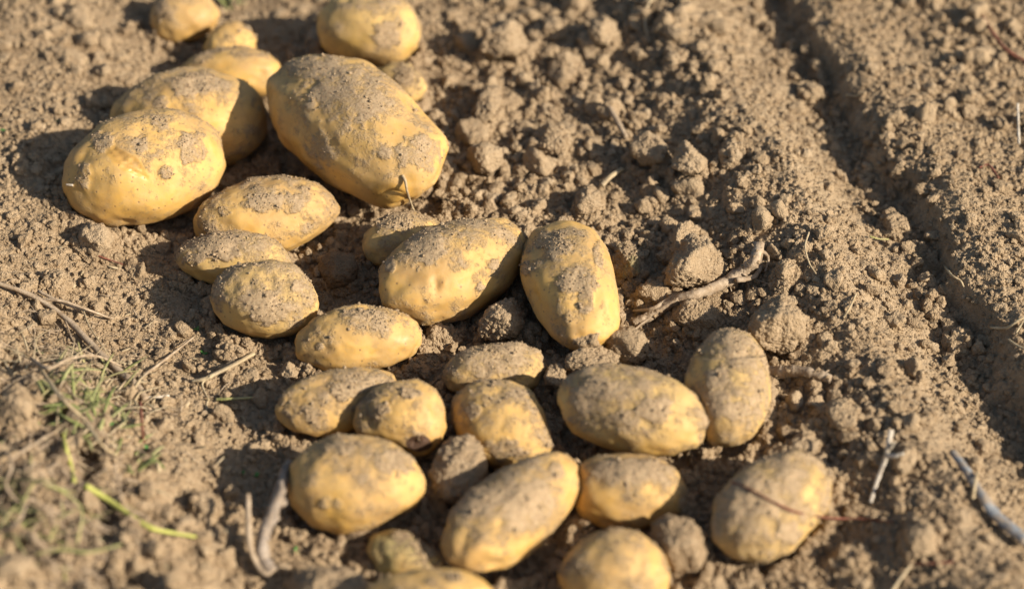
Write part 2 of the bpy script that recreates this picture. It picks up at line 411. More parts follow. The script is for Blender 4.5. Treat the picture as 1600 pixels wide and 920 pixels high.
Hb = Hm+0.004
POTS = [  # outline, dust amount, label, material, subdiv, dz
 ([(234,30),(240,5),(260,-12),(295,-18),(325,-5),(343,18),(343,35),(325,55),(300,67),(270,70),(245,58)], .42, 'blurred yellow potato cut by the top edge, at the upper left end of the row', 0, 5, 0),
 ([(318,75),(330,50),(350,35),(372,32),(392,45),(401,62),(400,80),(385,100),(345,100),(322,92)], .12, 'small clean yellow potato peeking out just below the potato at the top left edge', 0, 5, .004),
 ([(283,105),(300,88),(345,74),(385,73),(420,82),(440,100),(442,125),(425,150),(370,158),(320,150),(290,128)], .38, 'long yellow potato half hidden behind the shaded one, its right end against the largest potato', 0, 5, .0),
 ([(170,183),(180,160),(205,137),(240,115),(280,104),(320,104),(345,113),(380,122),(405,145),(417,180),(415,215),(395,240),(365,258),(320,268),(260,262),(200,230),(175,205)], .50, 'long potato whose right half lies in the sharp shadow of the largest potato', 0, 6, -.006),
 ([(100,270),(102,250),(111,233),(135,213),(158,190),(189,178),(236,168),(280,168),(314,182),(337,203),(351,236),(353,270),(341,296),(310,325),(270,342),(220,352),(175,356),(140,347),(112,325),(99,295)], .38, 'big oval potato furthest left, with bare glossy scratches across its skin', 0, 6, 0),
 ([(495,50),(500,20),(520,-5),(560,-18),(605,-15),(640,5),(656,30),(658,55),(648,80),(625,100),(595,105),(560,98),(520,90),(503,75)], .40, 'round blurred potato at the top edge, behind the largest potato', 1, 5, 0),
 ([(590,105),(610,97),(640,100),(660,118),(668,135),(660,152),(645,162),(620,165),(590,150)], .34, 'small dust coated potato behind the shoulder of the largest potato', 1, 5, 0),
 ([(414,128),(437,101),(478,83),(518,85),(562,89),(589,105),(619,128),(650,162),(680,192),(700,219),(697,246),(680,280),(656,304),(620,325),(585,327),(550,305),(510,285),(470,255),(435,220),(418,180)], .40, 'largest potato of all, crusty with soil on top, a thin root at its lower end', 0, 6, .012),
 ([(302,351),(317,317),(351,294),(392,278),(439,272),(480,278),(517,300),(532,328),(520,351),(486,378),(452,395),(419,397),(370,392),(325,380),(305,365)], .48, 'oval potato with a grey dust patch, just below the scratched potato', 0, 6, 0),
 ([(275,400),(290,378),(325,364),(370,359),(410,363),(440,382),(453,403),(450,425),(430,440),(380,448),(330,447),(295,432),(278,415)], .60, 'flat crusty potato behind the pale egg shaped one, left side of the row', 1, 6, 0),
 ([(328,462),(335,440),(352,420),(385,408),(425,405),(460,413),(483,438),(497,467),(497,490),(480,512),(450,527),(420,531),(385,525),(350,508),(332,485)], .50, 'pale egg shaped potato with a brown scab patch and a curved shadow on its right', 1, 6, 0),
 ([(565,380),(570,362),(590,345),(615,332),(645,330),(675,340),(695,355),(695,390),(660,412),(620,420),(585,415),(570,400)], .46, 'small dull potato tucked behind the wide potato in the middle', 1, 5, 0),
 ([(592,430),(600,405),(625,380),(660,358),(700,345),(745,339),(785,340),(812,352),(826,375),(825,400),(812,430),(795,455),(765,480),(725,500),(690,508),(660,510),(625,490),(600,478),(594,455)], .46, 'wide yellow potato with a dimple, in focus at the middle of the row', 0, 6, 0),
 ([(818,378),(835,358),(865,345),(900,342),(928,353),(945,375),(955,405),(963,440),(968,475),(970,505),(960,530),(930,545),(890,545),(860,525),(838,495),(820,460),(810,425),(810,400)], .42, 'upright barrel shaped yellow potato standing beside the wide one', 0, 6, .004),
 ([(461,540),(468,515),(490,493),(525,478),(565,474),(605,481),(640,492),(657,515),(658,540),(645,560),(610,573),(560,579),(510,582),(480,572),(465,558)], .44, 'smooth long oval potato below the wide middle one, pointing left to right', 0, 6, 0),
 ([(430,635),(440,612),(470,592),(510,580),(560,572),(600,573),(622,592),(625,620),(600,650),(560,675),(510,685),(470,680),(440,660)], .46, 'potato half in shade lying under the smooth long oval one', 0, 6, 0),
 ([(552,660),(560,630),(585,605),(620,593),(655,593),(682,607),(697,635),(700,660),(690,690),(672,712),(650,716),(620,700),(580,690),(556,680)], .40, 'short round potato with a dark brown blemish on its lower side', 0, 6, .006),
 ([(692,585),(700,565),(725,545),(765,535),(810,533),(845,550),(856,575),(845,605),(800,625),(740,628),(700,610)], .68, 'soil covered potato in shade between the smooth oval and the upright potato', 1, 6, 0),
 ([(701,650),(708,620),(730,600),(765,590),(800,593),(830,610),(850,640),(860,675),(862,700),(840,725),(790,738),(750,725),(715,690)], .50, 'rounded potato with diagonal shade line, left of the big dusty one', 0, 6, 0),
 ([(872,630),(878,595),(905,573),(950,567),(1000,573),(1050,590),(1085,612),(1102,640),(1103,670),(1090,698),(1050,714),(1000,713),(940,700),(895,680),(877,655)], .54, 'big dusty potato lying across, with small clods resting behind its upper edge', 1, 6, .012),
 ([(1068,590),(1085,550),(1110,522),(1140,511),(1170,518),(1192,545),(1203,580),(1205,620),(1195,655),(1175,685),(1140,697),(1110,692),(1088,665),(1075,625)], .60, 'dusty upright potato with a crease round its top, right of the big dusty one', 1, 6, .0),
 ([(449,755),(455,722),(480,695),(520,680),(570,678),(615,690),(645,712),(663,745),(665,770),(650,795),(610,810),(570,832),(530,837),(490,825),(462,800),(450,775)], .42, 'large golden potato next to the grey stalk near the bottom', 0, 6, .004),
 ([(690,840),(700,800),(735,765),(785,732),(835,710),(875,703),(900,718),(911,745),(905,780),(880,815),(850,850),(800,885),(760,896),(720,888),(698,868)], .50, 'long diagonal potato with one round soil spot near the bottom middle', 0, 6, .010),
 ([(893,760),(905,725),(930,712),(975,706),(1025,712),(1060,735),(1072,765),(1068,795),(1040,815),(1000,828),(950,828),(910,815),(896,790)], .50, 'yellow potato right below the big dusty one, in its shade on top', 0, 5, 0),
 ([(1112,814),(1115,779),(1144,744),(1191,714),(1244,700),(1285,720),(1302,750),(1299,791),(1273,826),(1238,861),(1191,882),(1144,870),(1115,844)], .66, 'dusty potato furthest right, crossed by a thin red rootlet', 1, 6, 0),
 ([(572,861),(580,838),(607,824),(634,828),(660,845),(690,870),(690,895),(640,910),(590,900)], .55, 'small greenish potato below the large golden one, mostly in shade', 2, 5, -.004),
 ([(570,920),(600,898),(650,887),(710,887),(755,900),(780,925),(770,970),(700,990),(620,985),(575,955)], .14, 'clean yellow potato cut by the bottom edge under the small greenish one', 0, 5, .026),
 ([(872,900),(885,865),(915,837),(955,822),(1000,830),(1035,860),(1047,895),(1040,935),(1000,965),(940,970),(890,945)], .44, 'round potato cut by the bottom edge, left of a big brown clod', 0, 5, .002),
]
pm = [M_POT, M_POT2, M_POTG]
PATCH = [(7,540,150,62,42),(7,657,237,36,26),(7,500,232,16,26),(7,478,108,30,18),(7,600,240,10,8),(8,425,318,46,15),(8,352,330,10,8),(10,418,487,27,20),(10,463,449,10,9),(10,421,468,9,6),
 (12,665,385,30,34),(12,768,414,9,9),(12,750,447,7,6),(12,612,415,10,12),(13,900,440,38,16),(13,915,470,12,20),(13,935,398,8,22),(13,870,385,22,16),(13,822,420,8,14),(4,300,232,22,26),(4,220,228,12,11),(4,132,275,11,20),(4,160,222,14,16),(4,258,270,9,12),
 (21,618,722,34,20),(21,515,785,16,10),(21,540,700,16,9),(22,822,780,20,18),(22,742,785,34,26),(22,870,735,12,16),(5,602,56,22,20),(23,980,735,56,16),(9,345,392,34,16),(9,300,405,14,12),(14,560,492,30,8),(14,500,540,7,6),
 (18,740,640,12,14),(18,785,700,34,16),(16,600,640,10,8),(16,640,615,18,8),(24,1180,780,40,30),(24,1230,830,20,16),(19,930,610,30,16),(19,1020,640,26,18),(20,1150,640,26,14),(20,1120,590,20,18),(3,300,135,34,16),(3,250,160,14,10),(15,540,612,22,14),(15,575,600,14,12),(11,620,348,30,10)]
BODIES = []
def eyes(V, Nn, R, seed):
    rg = np.random.default_rng(seed); out = np.zeros(len(V), np.float32)
    for k in range(rg.integers(7, 12)):
        i = rg.integers(0, len(V)); c = V[i]; d = np.linalg.norm(V-c, axis=1); s = rg.uniform(0.0024, 0.0052); dep = rg.uniform(0.0009, 0.0024)
        out -= dep*np.exp(-(d/s)**2)
        side = c+np.array([0, 0, 1])*s*1.3; d2 = np.linalg.norm(V-side, axis=1); out += dep*0.6*np.exp(-(d2/(s*1.1))**2)
    return out
def body_verts(fb, U):
    ax = fb['U']; w = fb['w']; A = math.sqrt(w[1]); B = math.sqrt(w[0]); C = fb['C']
    e1 = np.array([ax[0, 1], ax[1, 1], 0]); e2 = np.array([ax[0, 0], ax[1, 0], 0]); e3 = np.array([0, 0, 1.0])
    return A*U[:, :1]*e1+B*U[:, 1:2]*e2+C*U[:, 2:]*e3
for i, (pts, dust, label, mi, sub, dz) in enumerate(POTS):
    fb = fit_body(pts, 0, dz=dz)
    U, F = ico(sub)
    V = body_verts(fb, U)
    R = math.sqrt(fb['w'][0])
    # lumps first, then the outline
    n0 = fbm3(U*1.1+i*13.1, 100+i, 3); V = V*(1+0.10*n0+0.030*vn3(U*2.6+i*5.3, 130+i))[:, None]
    # silhouette after lumps: re-measure the real silhouette and warp onto the outline
    xy = V@fb['pr'].T; a = np.arctan2(xy[:, 1], xy[:, 0]); rho = np.hypot(xy[:, 0], xy[:, 1])
    nb = 72; bi = ((a+np.pi)/(2*np.pi)*nb).astype(int) % nb; mx = np.zeros(nb); np.maximum.at(mx, bi, rho)
    kk = np.exp(-0.5*(np.arange(-5, 6)/1.8)**2); kk /= kk.sum(); mx = np.convolve(np.concatenate([mx[-5:], mx, mx[:5]]), kk, 'valid')
    cen = (np.arange(nb)+0.5)/nb*2*np.pi-np.pi
    re = np.interp(a, np.concatenate([[cen[-1]-2*np.pi], cen, [cen[0]+2*np.pi]]), np.concatenate([[mx[-1]], mx, [mx[0]]]))
    ro = np.interp(a, np.concatenate([fb['ang'], [math.pi]]), np.concatenate([fb['r'], [fb['r'][0]]]))
    t = np.clip(rho/re, 0, 1); d = xy*((ro/re-1)*t**2)[:, None]
    V = (V+d[:, :1]*RT-d[:, 1:]*UP).astype(np.float32)
    Nn = normals(V, F)
    V = V+Nn*(eyes(V, Nn, R, i)+0.0009*vn3(V/0.02, 300+i)+0.00025*vn3(V/0.005, 400+i))[:, None]
    # soil crust: settles on the upper side in ragged patches
    up = Nn[:, 2]
    D = dust+0.55*fbm3(V/0.030+i*3, 500+i, 4, 0.6)*1.6+0.26*(up-0.35)-0.12*np.clip(-(Nn@FW), 0, 1)
    # rings of soil near the ground
    D = D+0.25*sst(-0.35, -0.75, V[:, 2]/fb['C'])
    uv = V@fb['pr'].T/fb['k']+fb['c']; front = sst(0.05, -0.25, Nn@FW); scar = np.zeros(len(V)); patch = np.zeros(len(V))
    for (pi, ax, ay, rx, ry) in PATCH:
        if pi != i: continue
        wob = 0.45*vn3(V/0.007, 880+i)+0.3*vn3(V/0.003, 881+i)
        dd = np.hypot((uv[:, 0]-ax)/rx, (uv[:, 1]-ay)/ry)+wob
        patch = np.maximum(patch, sst(1.10, 0.85, dd)*front)
    D = D+0.50*patch*(1-np.clip(D, 0, 1)*0.7)
    if i == 16: scar = sst(1.3, 0.5, np.hypot((uv[:, 0]-655)/22, (uv[:, 1]-692)/14))*front
    if i == 20:
        g = np.exp(-((uv[:, 1]-552-6*np.sin((uv[:, 0]-1068)/40))/3.0)**2)*front; V = V-Nn*(0.0014*g)[:, None]
    if i == 12:
        g = np.exp(-(((uv[:, 0]-682)/7)**2+((uv[:, 1]-445)/13)**2))*front; V = V-Nn*(0.0032*g)[:, None]
    if i == 7:
        g = np.exp(-(((uv[:, 0]-612)/26)**2+((uv[:, 1]-296-0.02*(uv[:, 0]-612)**2)/3.2)**2))*front; V = V-Nn*(0.0020*g)[:, None]; D = D-0.5*sst(2.2, 0.8, np.hypot((uv[:, 0]-612)/22, (uv[:, 1]-305)/14))*front
        V = V-Nn*(0.004*np.exp(-(((uv[:, 0]-645)/34)**2+((uv[:, 1]-175)/28)**2))*front)[:, None]
    V = V+Nn*(0.00045*patch*(0.7+0.6*vn3(V/0.0035, 777+i)))[:, None]
    crust = sst(0.50, 0.62, D+0.25*vn3(V/0.004, 700+i))
    V = V+Nn*(crust*(0.00035+0.65*0.0018*caps3(V, 0.0018, 600+i, 0.6)*sst(0.6, 1.2, D)+0.0005*np.clip(D-0.5, 0, 0.6)))[:, None]
    if i == 4:      # glossy scratches on the scratched potato
        C0 = (at(228, 262)-fb['P']);
        for (sx, sy) in ((196, 243), (201, 250), (206, 257), (190, 250), (198, 262), (212, 268)):
            q = np.stack([(V@fb['pr'].T)[:, 0]/fb['k']+fb['c'][0], (V@fb['pr'].T)[:, 1]/fb['k']+fb['c'][1]], 1)
            e = np.array([math.cos(0.55), math.sin(0.55)]); dx = q-np.array([sx, sy]); al = dx@e; ac = dx@np.array([-e[1], e[0]])+1.2*np.sin(al/7)
            g = np.exp(-(ac/1.7)**2)*sst(26, 18, np.abs(al))*(V@FW < 0)
            V = V-Nn*(0.0013*g)[:, None]; D = D-1.2*np.exp(-(ac/4)**2)*sst(28, 18, np.abs(al))
    me = make_mesh('potato', V, F, True, pm[mi], {'dust': D, 'scar': scar})
    o = obj('potato', me, fb['P'], label=label, cat='potato', group='potatoes lying in the dug row')
    # grains of soil clinging to the crust
    w = np.clip(D-0.42, 0, 0.5)**1.5*(V[:, 2] > -0.7*fb['C']); 
    if w.sum() > 0:
        nG = int(260+900*dust)
        idx = rng.choice(len(V), nG, p=w/w.sum()); Nn2 = normals(V, F)
        u1, f1 = ico(1); r = (0.00022+0.0006*rng.random(nG)**3.5); r[:14] = rng.uniform(0.0007, 0.0017, 14)
        c = V[idx]+Nn2[idx]*(r*0.3)[:, None]
        j = 1+0.35*rng.normal(size=(nG, len(u1), 1)).clip(-1, 1)
        vv = (u1[None]*j*r[:, None, None]*np.array([1, 1, 0.8])+c[:, None]).reshape(-1, 3)
        ff = (f1[None]+(np.arange(nG)*len(u1))[:, None, None]).reshape(-1, 3)
        obj('clinging_soil', make_mesh('clinging_soil', vv, ff, True, M_CLOD, {'tone': np.repeat(rng.uniform(0, .6, nG), len(u1))}), parent=o, kind='stuff')
    fb['V'] = V; fb['i'] = i; fb['obj'] = o; BODIES.append(fb)
    # soil gives way under the potato
    A = math.sqrt(fb['w'][1]); B = math.sqrt(fb['w'][0]); C = fb['C']; e1 = fb['U'][:, 1]; e2 = fb['U'][:, 0]
    P = fb['P']; dx = X-P[0]; dy = Y-P[1]; q = ((dx*e1[0]+dy*e1[1])/A)**2+((dx*e2[0]+dy*e2[1])/B)**2
    m = q < 1.25
    low = P[2]-C*np.sqrt(np.maximum(1-q/1.04, 0)) - 0.0005
    # shallow dent just around the base so a dark gap stays under the overhang
    H = np.where(m, np.minimum(H, np.maximum(low, P[2]-C*0.93)), H)
    sq = np.sqrt(q); H = H+0.0045*np.exp(-((sq-1.12)/0.07)**2)*(0.4+0.9*vn2(X/0.02, Y/0.02, 640+i)).clip(0, 1)*(sq < 1.6)

# ------------------------------------------------------------------ larger clods, each a thing of its own
def clod_mesh(name, seed, sub, axes, V0=None, grain=1.0, mat=M_CLOD, tone=0.0, facet=0.6):
    rg = np.random.default_rng(seed); U, F = ico(sub)
    nrm = rg.normal(size=(11, 3)); nrm /= np.linalg.norm(nrm, axis=1)[:, None]; dd = rg.uniform(0.62, 1.0, 11)
    c = np.maximum(U@nrm.T, 0.05); rr = dd/c; r = -np.log(np.exp(-22*rr).sum(1))/22; r = np.clip(r, 0.5, 1.15)
    r = 1+(r/np.median(r)-1)*facet*1.6
    V = U*r[:, None]*(1+0.10*fbm3(U*2.2+seed, seed, 3))[:, None]
    V = V*np.asarray(axes, np.float32)
    if V0 is not None: V = V0(V, U, r)
    Nn = normals(V, F); s = float(np.sqrt((V**2).sum(1)).mean())
    V = V+Nn*(0.10*s*fbm3(V/(s*0.45), seed+5, 4, 0.6)+grain*(0.28*0.0062*caps3(V, 0.0062, seed+9, 0.35)*min(1, s/0.014)+0.42*0.0027*caps3(V, 0.0027, seed+7, 0.6)+0.75*0.0014*caps3(V, 0.0014, seed+8, 0.8)+0.0007*vn3(V/0.0016, seed+12)))[:, None]
    return make_mesh(name, V, F, True, mat, {'tone': np.full(len(V), tone+0.15)+0.35*vn3(V/0.004, seed+3)})
CLODS = [  # cx, cy, w, h (photo px) or outline, label, material, tone, group extra height
 ([(1036,445),(1038,425),(1055,395),(1066,372),(1080,362),(1100,368),(1118,385),(1132,405),(1134,425),(1122,442),(1100,450),(1065,450)], 'big cone shaped clod standing just above the forked root stalk', 0, 0.1),
 ([(1040,400),(1045,372),(1060,350),(1078,344),(1094,356),(1096,380),(1080,400)], 'narrow clod leaning against the back of the cone shaped clod', 0, 0.1),
 ([(1168,515),(1176,492),(1200,468),(1222,456),(1240,470),(1257,490),(1263,515),(1252,540),(1232,555),(1200,548),(1176,535)], 'big pointed clod like a small pyramid, right of the dusty upright potato', 0, 0.1),
 ([(1045,505),(1052,480),(1078,466),(1105,470),(1121,488),(1122,508),(1105,520),(1070,522)], 'rough clod half under the forked root stalk', 0, 0.0),
 ([(988,462),(1000,444),(1025,438),(1050,446),(1062,462),(1050,478),(1015,482),(995,476)], 'flat crumbly clod right beside the forked stalk and the barrel shaped potato', 0, 0.0),
 ([(962,405),(965,385),(980,373),(994,385),(1000,405),(998,425),(985,438),(966,435)], 'mossy clod touching the barrel shaped potato at its upper right', 2, -0.1),
 ([(745,518),(755,492),(775,472),(800,464),(818,478),(820,505),(808,525),(775,532),(752,530)], 'sharp edged clod between the wide potato and the barrel shaped one', 0, 0.15),
 ([(893,520),(903,504),(922,500),(940,508),(943,525),(935,540),(908,542),(895,535)], 'small clod resting on the lower end of the barrel shaped potato', 0, -0.1),
 ([(940,530),(955,512),(985,510),(1008,522),(1016,545),(1005,565),(975,572),(948,560)], 'blocky clod between the barrel shaped potato and the big dusty one', 0, 0.15),
 ([(880,575),(884,555),(905,543),(940,542),(965,553),(970,570),(940,582),(905,585)], 'broad clod behind the top edge of the big dusty potato', 0, 0.15),
 ([(850,590),(856,572),(872,566),(885,575),(886,595),(872,605),(856,602)], 'little clod wedged at the left end of the big dusty potato', 0, 0.1),
 ([(663,523),(668,510),(685,505),(704,510),(710,524),(700,536),(678,537)], 'knobbly little clod just below the wide potato', 0, 0.1),
 ([(672,740),(680,705),(705,682),(735,676),(755,692),(762,725),(755,760),(735,785),(700,788),(678,768)], 'large dark crumbly clod wedged between the golden and the diagonal potato', 0, -0.1),
 ([(1012,845),(1018,815),(1042,802),(1075,808),(1100,830),(1110,860),(1095,890),(1060,898),(1025,880)], 'large brown clod right of the round potato at the bottom edge', 0, 0.0),
 ([(440,910),(455,890),(495,882),(540,885),(572,900),(575,935),(500,950),(450,940)], 'flat clod cut by the bottom edge, left of the cut potato', 0, 0.1),
 ([(495,425),(502,402),(525,390),(550,396),(562,418),(558,442),(535,452),(508,448)], 'dark moist ball of soil in the shade between five potatoes', 1, -0.2),
 ([(748,82),(760,50),(780,32),(800,28),(818,50),(826,75),(810,90),(770,92)], 'pale blurred clod with a long shadow near the top middle', 0, 0.3),
 ([(742,180),(748,150),(762,134),(780,136),(786,155),(772,180),(756,196)], 'slim upright clod right of the largest potato', 0, 0.2),
 ([(728,245),(735,226),(760,220),(785,232),(788,255),(768,276),(742,268)], 'pale rounded clod close to the lower right of the largest potato', 0, 0.2),
 ([(984,240),(990,215),(1010,203),(1030,215),(1045,232),(1035,255),(1005,260)], 'rough round clod, left of a pair on the coarse soil', 0, 0.2),
 ([(1048,262),(1055,235),(1070,216),(1085,232),(1104,250),(1098,268),(1070,274)], 'smooth clod with a pointed top, right of a pair on the coarse soil', 0, 0.3),
 ([(898,325),(902,300),(918,288),(938,298),(940,320),(925,337),(905,335)], 'chunky clod behind the barrel shaped potato', 0, 0.15),
 ([(918,50),(925,30),(945,24),(963,35),(966,55),(950,72),(928,70)], 'round blurred clod at the top, right of centre', 0, 0.2),
 ([(838,230),(840,200),(860,190),(880,205),(886,230),(870,250),(848,250)], 'tall crumbly clod midway between largest potato and round clod pair', 0, 0.1),
 ([(1376,352),(1382,335),(1400,330),(1418,342),(1422,360),(1408,372),(1385,370)], 'rounded clod with a green shoot below it inside the wheel track', 0, 0.1),
 ([(1250,147),(1256,132),(1270,128),(1284,136),(1287,152),(1276,162),(1258,160)], 'smooth ball of soil lying alone in the upper wheel track', 0, 0.2),
 ([(1480,530),(1485,515),(1500,510),(1513,520),(1512,540),(1498,550),(1484,545)], 'round clod in the lower wheel track beside the wall of soil', 0, 0.1),
 ([(1412,850),(1415,825),(1438,810),(1460,812),(1466,838),(1455,866),(1430,872)], 'blurred angular clod at the lower right corner', 0, 0.1),
 ([(1210,425),(1215,410),(1230,405),(1242,415),(1242,433),(1228,442),(1214,438)], 'small clod standing right of the tip of the forked stalk', 0, 0.1),
 ([(1447,485),(1452,473),(1465,472),(1473,484),(1468,497),(1453,498)], 'small round clod on the sunlit slope of the wheel track', 0, 0.2),
 ([(1290,640),(1298,625),(1320,622),(1340,640),(1342,662),(1322,675),(1298,668)], 'brown clod above the dusty potato furthest right', 0, -0.1),
 ([(1225,715),(1232,690),(1255,672),(1275,668),(1285,690),(1270,712),(1245,720)], 'slanted clod sitting behind the dusty potato furthest right', 0, 0.2),
 ([(0,645),(5,610),(25,596),(42,605),(52,630),(45,658),(20,668),(0,662)], 'angular clod on the left bank beside the grass', 0, -0.1),
 ([(118,372),(122,355),(140,346),(165,352),(178,372),(172,392),(145,400),(122,390)], 'pale smooth clod under the left end of the scratched potato', 0, 0.3),
 ([(-10,885),(0,868),(30,862),(55,872),(58,892),(30,905),(-5,903)], 'flat pale clod at the lower left corner', 0, 0.3),
 ([(848,50),(852,30),(866,24),(882,34),(882,52),(866,60)], 'blurred knob of soil left of the round clod at the top', 0, 0.2),
 ([(862,105),(868,86),(886,80),(906,90),(906,108),(885,116)], 'light flat clod below the round clod at the top', 0, 0.35),
 ([(1130,245),(1134,222),(1146,212),(1158,226),(1156,246),(1142,252)], 'narrow clod at the foot of the left ridge', 0, 0.1),
 ([(1040,92),(1046,80),(1058,80),(1066,92),(1060,106),(1046,106)], 'little ball of soil below the curved rootlet at the top', 0, 0.2),
 ([(1300,870),(1310,852),(1335,850),(1350,866),(1342,885),(1315,890)], 'lumpy clod near the bottom right, below the red rootlet', 0, -0.1),
 ([(300,790),(310,768),(330,765),(342,785),(338,805),(315,808)], 'crumbly clod left of the curled stem at the bottom', 0, 0.1),
 ([(340,545),(352,535),(372,538),(380,550),(365,562),(345,560)], 'flattened clod just under the pale egg shaped potato', 0, 0.1),
 ([(70,438),(76,424),(92,420),(104,430),(102,446),(84,452)], 'pale lump half sunk in fine soil near the left edge', 0, 0.3),
 ([(525,838),(532,822),(555,815),(580,822),(588,840),(570,856),(540,856)], 'brown lump in shade under the large golden potato', 1, 0.0),
]
CB = []
for i, (pts, label, mt, tone) in enumerate(CLODS):
    fb = fit_body(pts, 0, ratio=0.9, G=np.maximum(Hm+0.003, H-0.004), sink=0.55, dz={7: 0.026, 8: 0.010, 9: 0.016, 10: 0.012, 6: 0.012, 12: 0.007, 13: 0.014, 14: 0.008, 5: .004, 0: .006, 2: .006, 11: .003, 16: .006, 17: .006, 18: .005, 19: .006, 20: .007, 21: .004, 22: .005}.get(i, 0.0))
    def V0(V, U, r, fb=fb):
        q = body_verts(fb, V); xy = q@fb['pr'].T; a = np.arctan2(xy[:, 1], xy[:, 0]); rho = np.hypot(xy[:, 0], xy[:, 1])
        nb = 60; bi = ((a+np.pi)/(2*np.pi)*nb).astype(int) % nb; mx = np.full(nb, 1e-5); np.maximum.at(mx, bi, rho)
        kk = np.exp(-0.5*(np.arange(-5, 6)/1.1)**2); kk /= kk.sum(); mx = np.convolve(np.concatenate([mx[-5:], mx, mx[:5]]), kk, 'valid'); cen = (np.arange(nb)+0.5)/nb*2*np.pi-np.pi
        re = np.interp(a, np.concatenate([[cen[-1]-2*np.pi], cen, [cen[0]+2*np.pi]]), np.concatenate([[mx[-1]], mx, [mx[0]]]))
        ro = np.interp(a, np.concatenate([fb['ang'], [math.pi]]), np.concatenate([fb['r'], [fb['r'][0]]]))
        t = np.clip(rho/re, 0, 1); d = xy*((ro*0.96/re-1)*t)[:, None]
        return (q+d[:, :1]*RT-d[:, 1:]*UP).astype(np.float32)
    size = math.sqrt(fb['w'][1])
    me = clod_mesh('clod', 900+i, 6 if size > 0.016 else 5, (1, 1, 1), V0, 1.0, [M_CLOD, M_DARK, M_MOSS][mt], tone)
    obj('clod', me, fb['P'], label=label, cat='clod', group='large clods between and around the potatoes'); CB.append(fb)

# ------------------------------------------------------------------ the soil sheet
def in_body(P, grow=1.0):
    m = np.zeros(len(P), bool)
    for fb in BODIES+CB:
        d = P-fb['P']; e1 = fb['U'][:, 1]; e2 = fb['U'][:, 0]
        q = ((d[:, 0]*e1[0]+d[:, 1]*e1[1])**2/fb['w'][1]+(d[:, 0]*e2[0]+d[:, 1]*e2[1])**2/fb['w'][0]+(d[:, 2]/fb['C'])**2)
        m |= q < grow
    return m
nx, ny = len(GX), len(GY)
idx = np.arange(nx*ny, dtype=np.int32).reshape(ny, nx)
F = np.stack([idx[:-1, :-1], idx[:-1, 1:], idx[1:, 1:], idx[1:, :-1]], -1).reshape(-1, 4)
trench = np.zeros_like(H)
tone_g = 0.30*fbm2(X/0.02, Y/0.02, 88, 3)*2+0.30*smooth_zone
obj('ground', make_mesh('ground', np.stack([X.ravel(), Y.ravel(), H.ravel()], 1), F, True, M_SOIL, {'tone': tone_g.ravel()}, quads=True), kind='structure', label='dry crumbly tilled soil of the potato field')

# ------------------------------------------------------------------ loose crumbs
def crumb_base(n, seed, amp=0.34):
    U, F = ico(n); rg = np.random.default_rng(seed+1)
    nrm = rg.normal(size=(9, 3)); nrm /= np.linalg.norm(nrm, axis=1)[:, None]
    r = np.clip((rg.uniform(0.6, 1.0, 9)/np.maximum(U@nrm.T, 0.05)).min(1), 0.5, 1.1)
    r = r*(1+amp*fbm3(U*1.3+seed, seed, 2)*1.3)
    sc = np.random.default_rng(seed).uniform(0.7, 1.15, 3)
    V = U*r[:, None]*sc
    if n >= 2: V = V+U*(0.26*caps3(V, 0.55, seed+3, 0.7))[:, None]
    return V, F
def rot_rand(n):
    q = rng.normal(size=(n, 4)); q /= np.linalg.norm(q, axis=1)[:, None]; w, x, y, z = q.T
    return np.stack([np.stack([1-2*(y*y+z*z), 2*(x*y-z*w), 2*(x*z+y*w)], -1), np.stack([2*(x*y+z*w), 1-2*(x*x+z*z), 2*(y*z-x*w)], -1), np.stack([2*(x*z-y*w), 2*(y*z+x*w), 1-2*(x*x+y*y)], -1)], 1)
def scatter(n, rmin, rmax, pw, nsub, nb, seed, bury=0.35, mode='all'):
    x = rng.uniform(-0.50, 0.54, n); y = rng.uniform(-0.33, 0.47, n)
    s = np.interp(np.arange(1), [0], [0])
    c = Hat(x, y, coarse)
    dens = c**1.6+0.07; cl = 0.5+0.5*vn2(x/0.05, y/0.05, seed+1)*1.4; dens = dens*np.clip(0.35+cl, 0.1, 1.4)
    if mode == 'fine': dens = np.clip(0.5+0.4*dens, 0, 1)
    keep = rng.random(n) < dens; x = x[keep]; y = y[keep]; n = len(x)
    r = rmin+(rmax-rmin)*rng.random(n)**pw
    P = np.stack([x, y, Hat(x, y)+r*bury], 1)
    k = ~in_body(P, 1.02); P = P[k]; r = r[k]; n = len(P)
    which = rng.integers(0, nb, n); VV = []; FF = []; TT = []; off = 0
    for b in range(nb):
        m = which == b; Vb, Fb = crumb_base(nsub, seed+b*11); k = int(m.sum())
        if not k: continue
        R = rot_rand(k); v = np.einsum('nij,vj->nvi', R, Vb)*r[m][:, None, None]*np.array([1, 1, 0.85])+P[m][:, None]
        VV.append(v.reshape(-1, 3)); FF.append((Fb[None]+(np.arange(k)*len(Vb))[:, None, None]).reshape(-1, 3)+off); off += k*len(Vb)
        TT.append(np.repeat(rng.normal(0.08, 0.3, k), len(Vb)))
    return np.concatenate(VV), np.concatenate(FF), np.concatenate(TT)
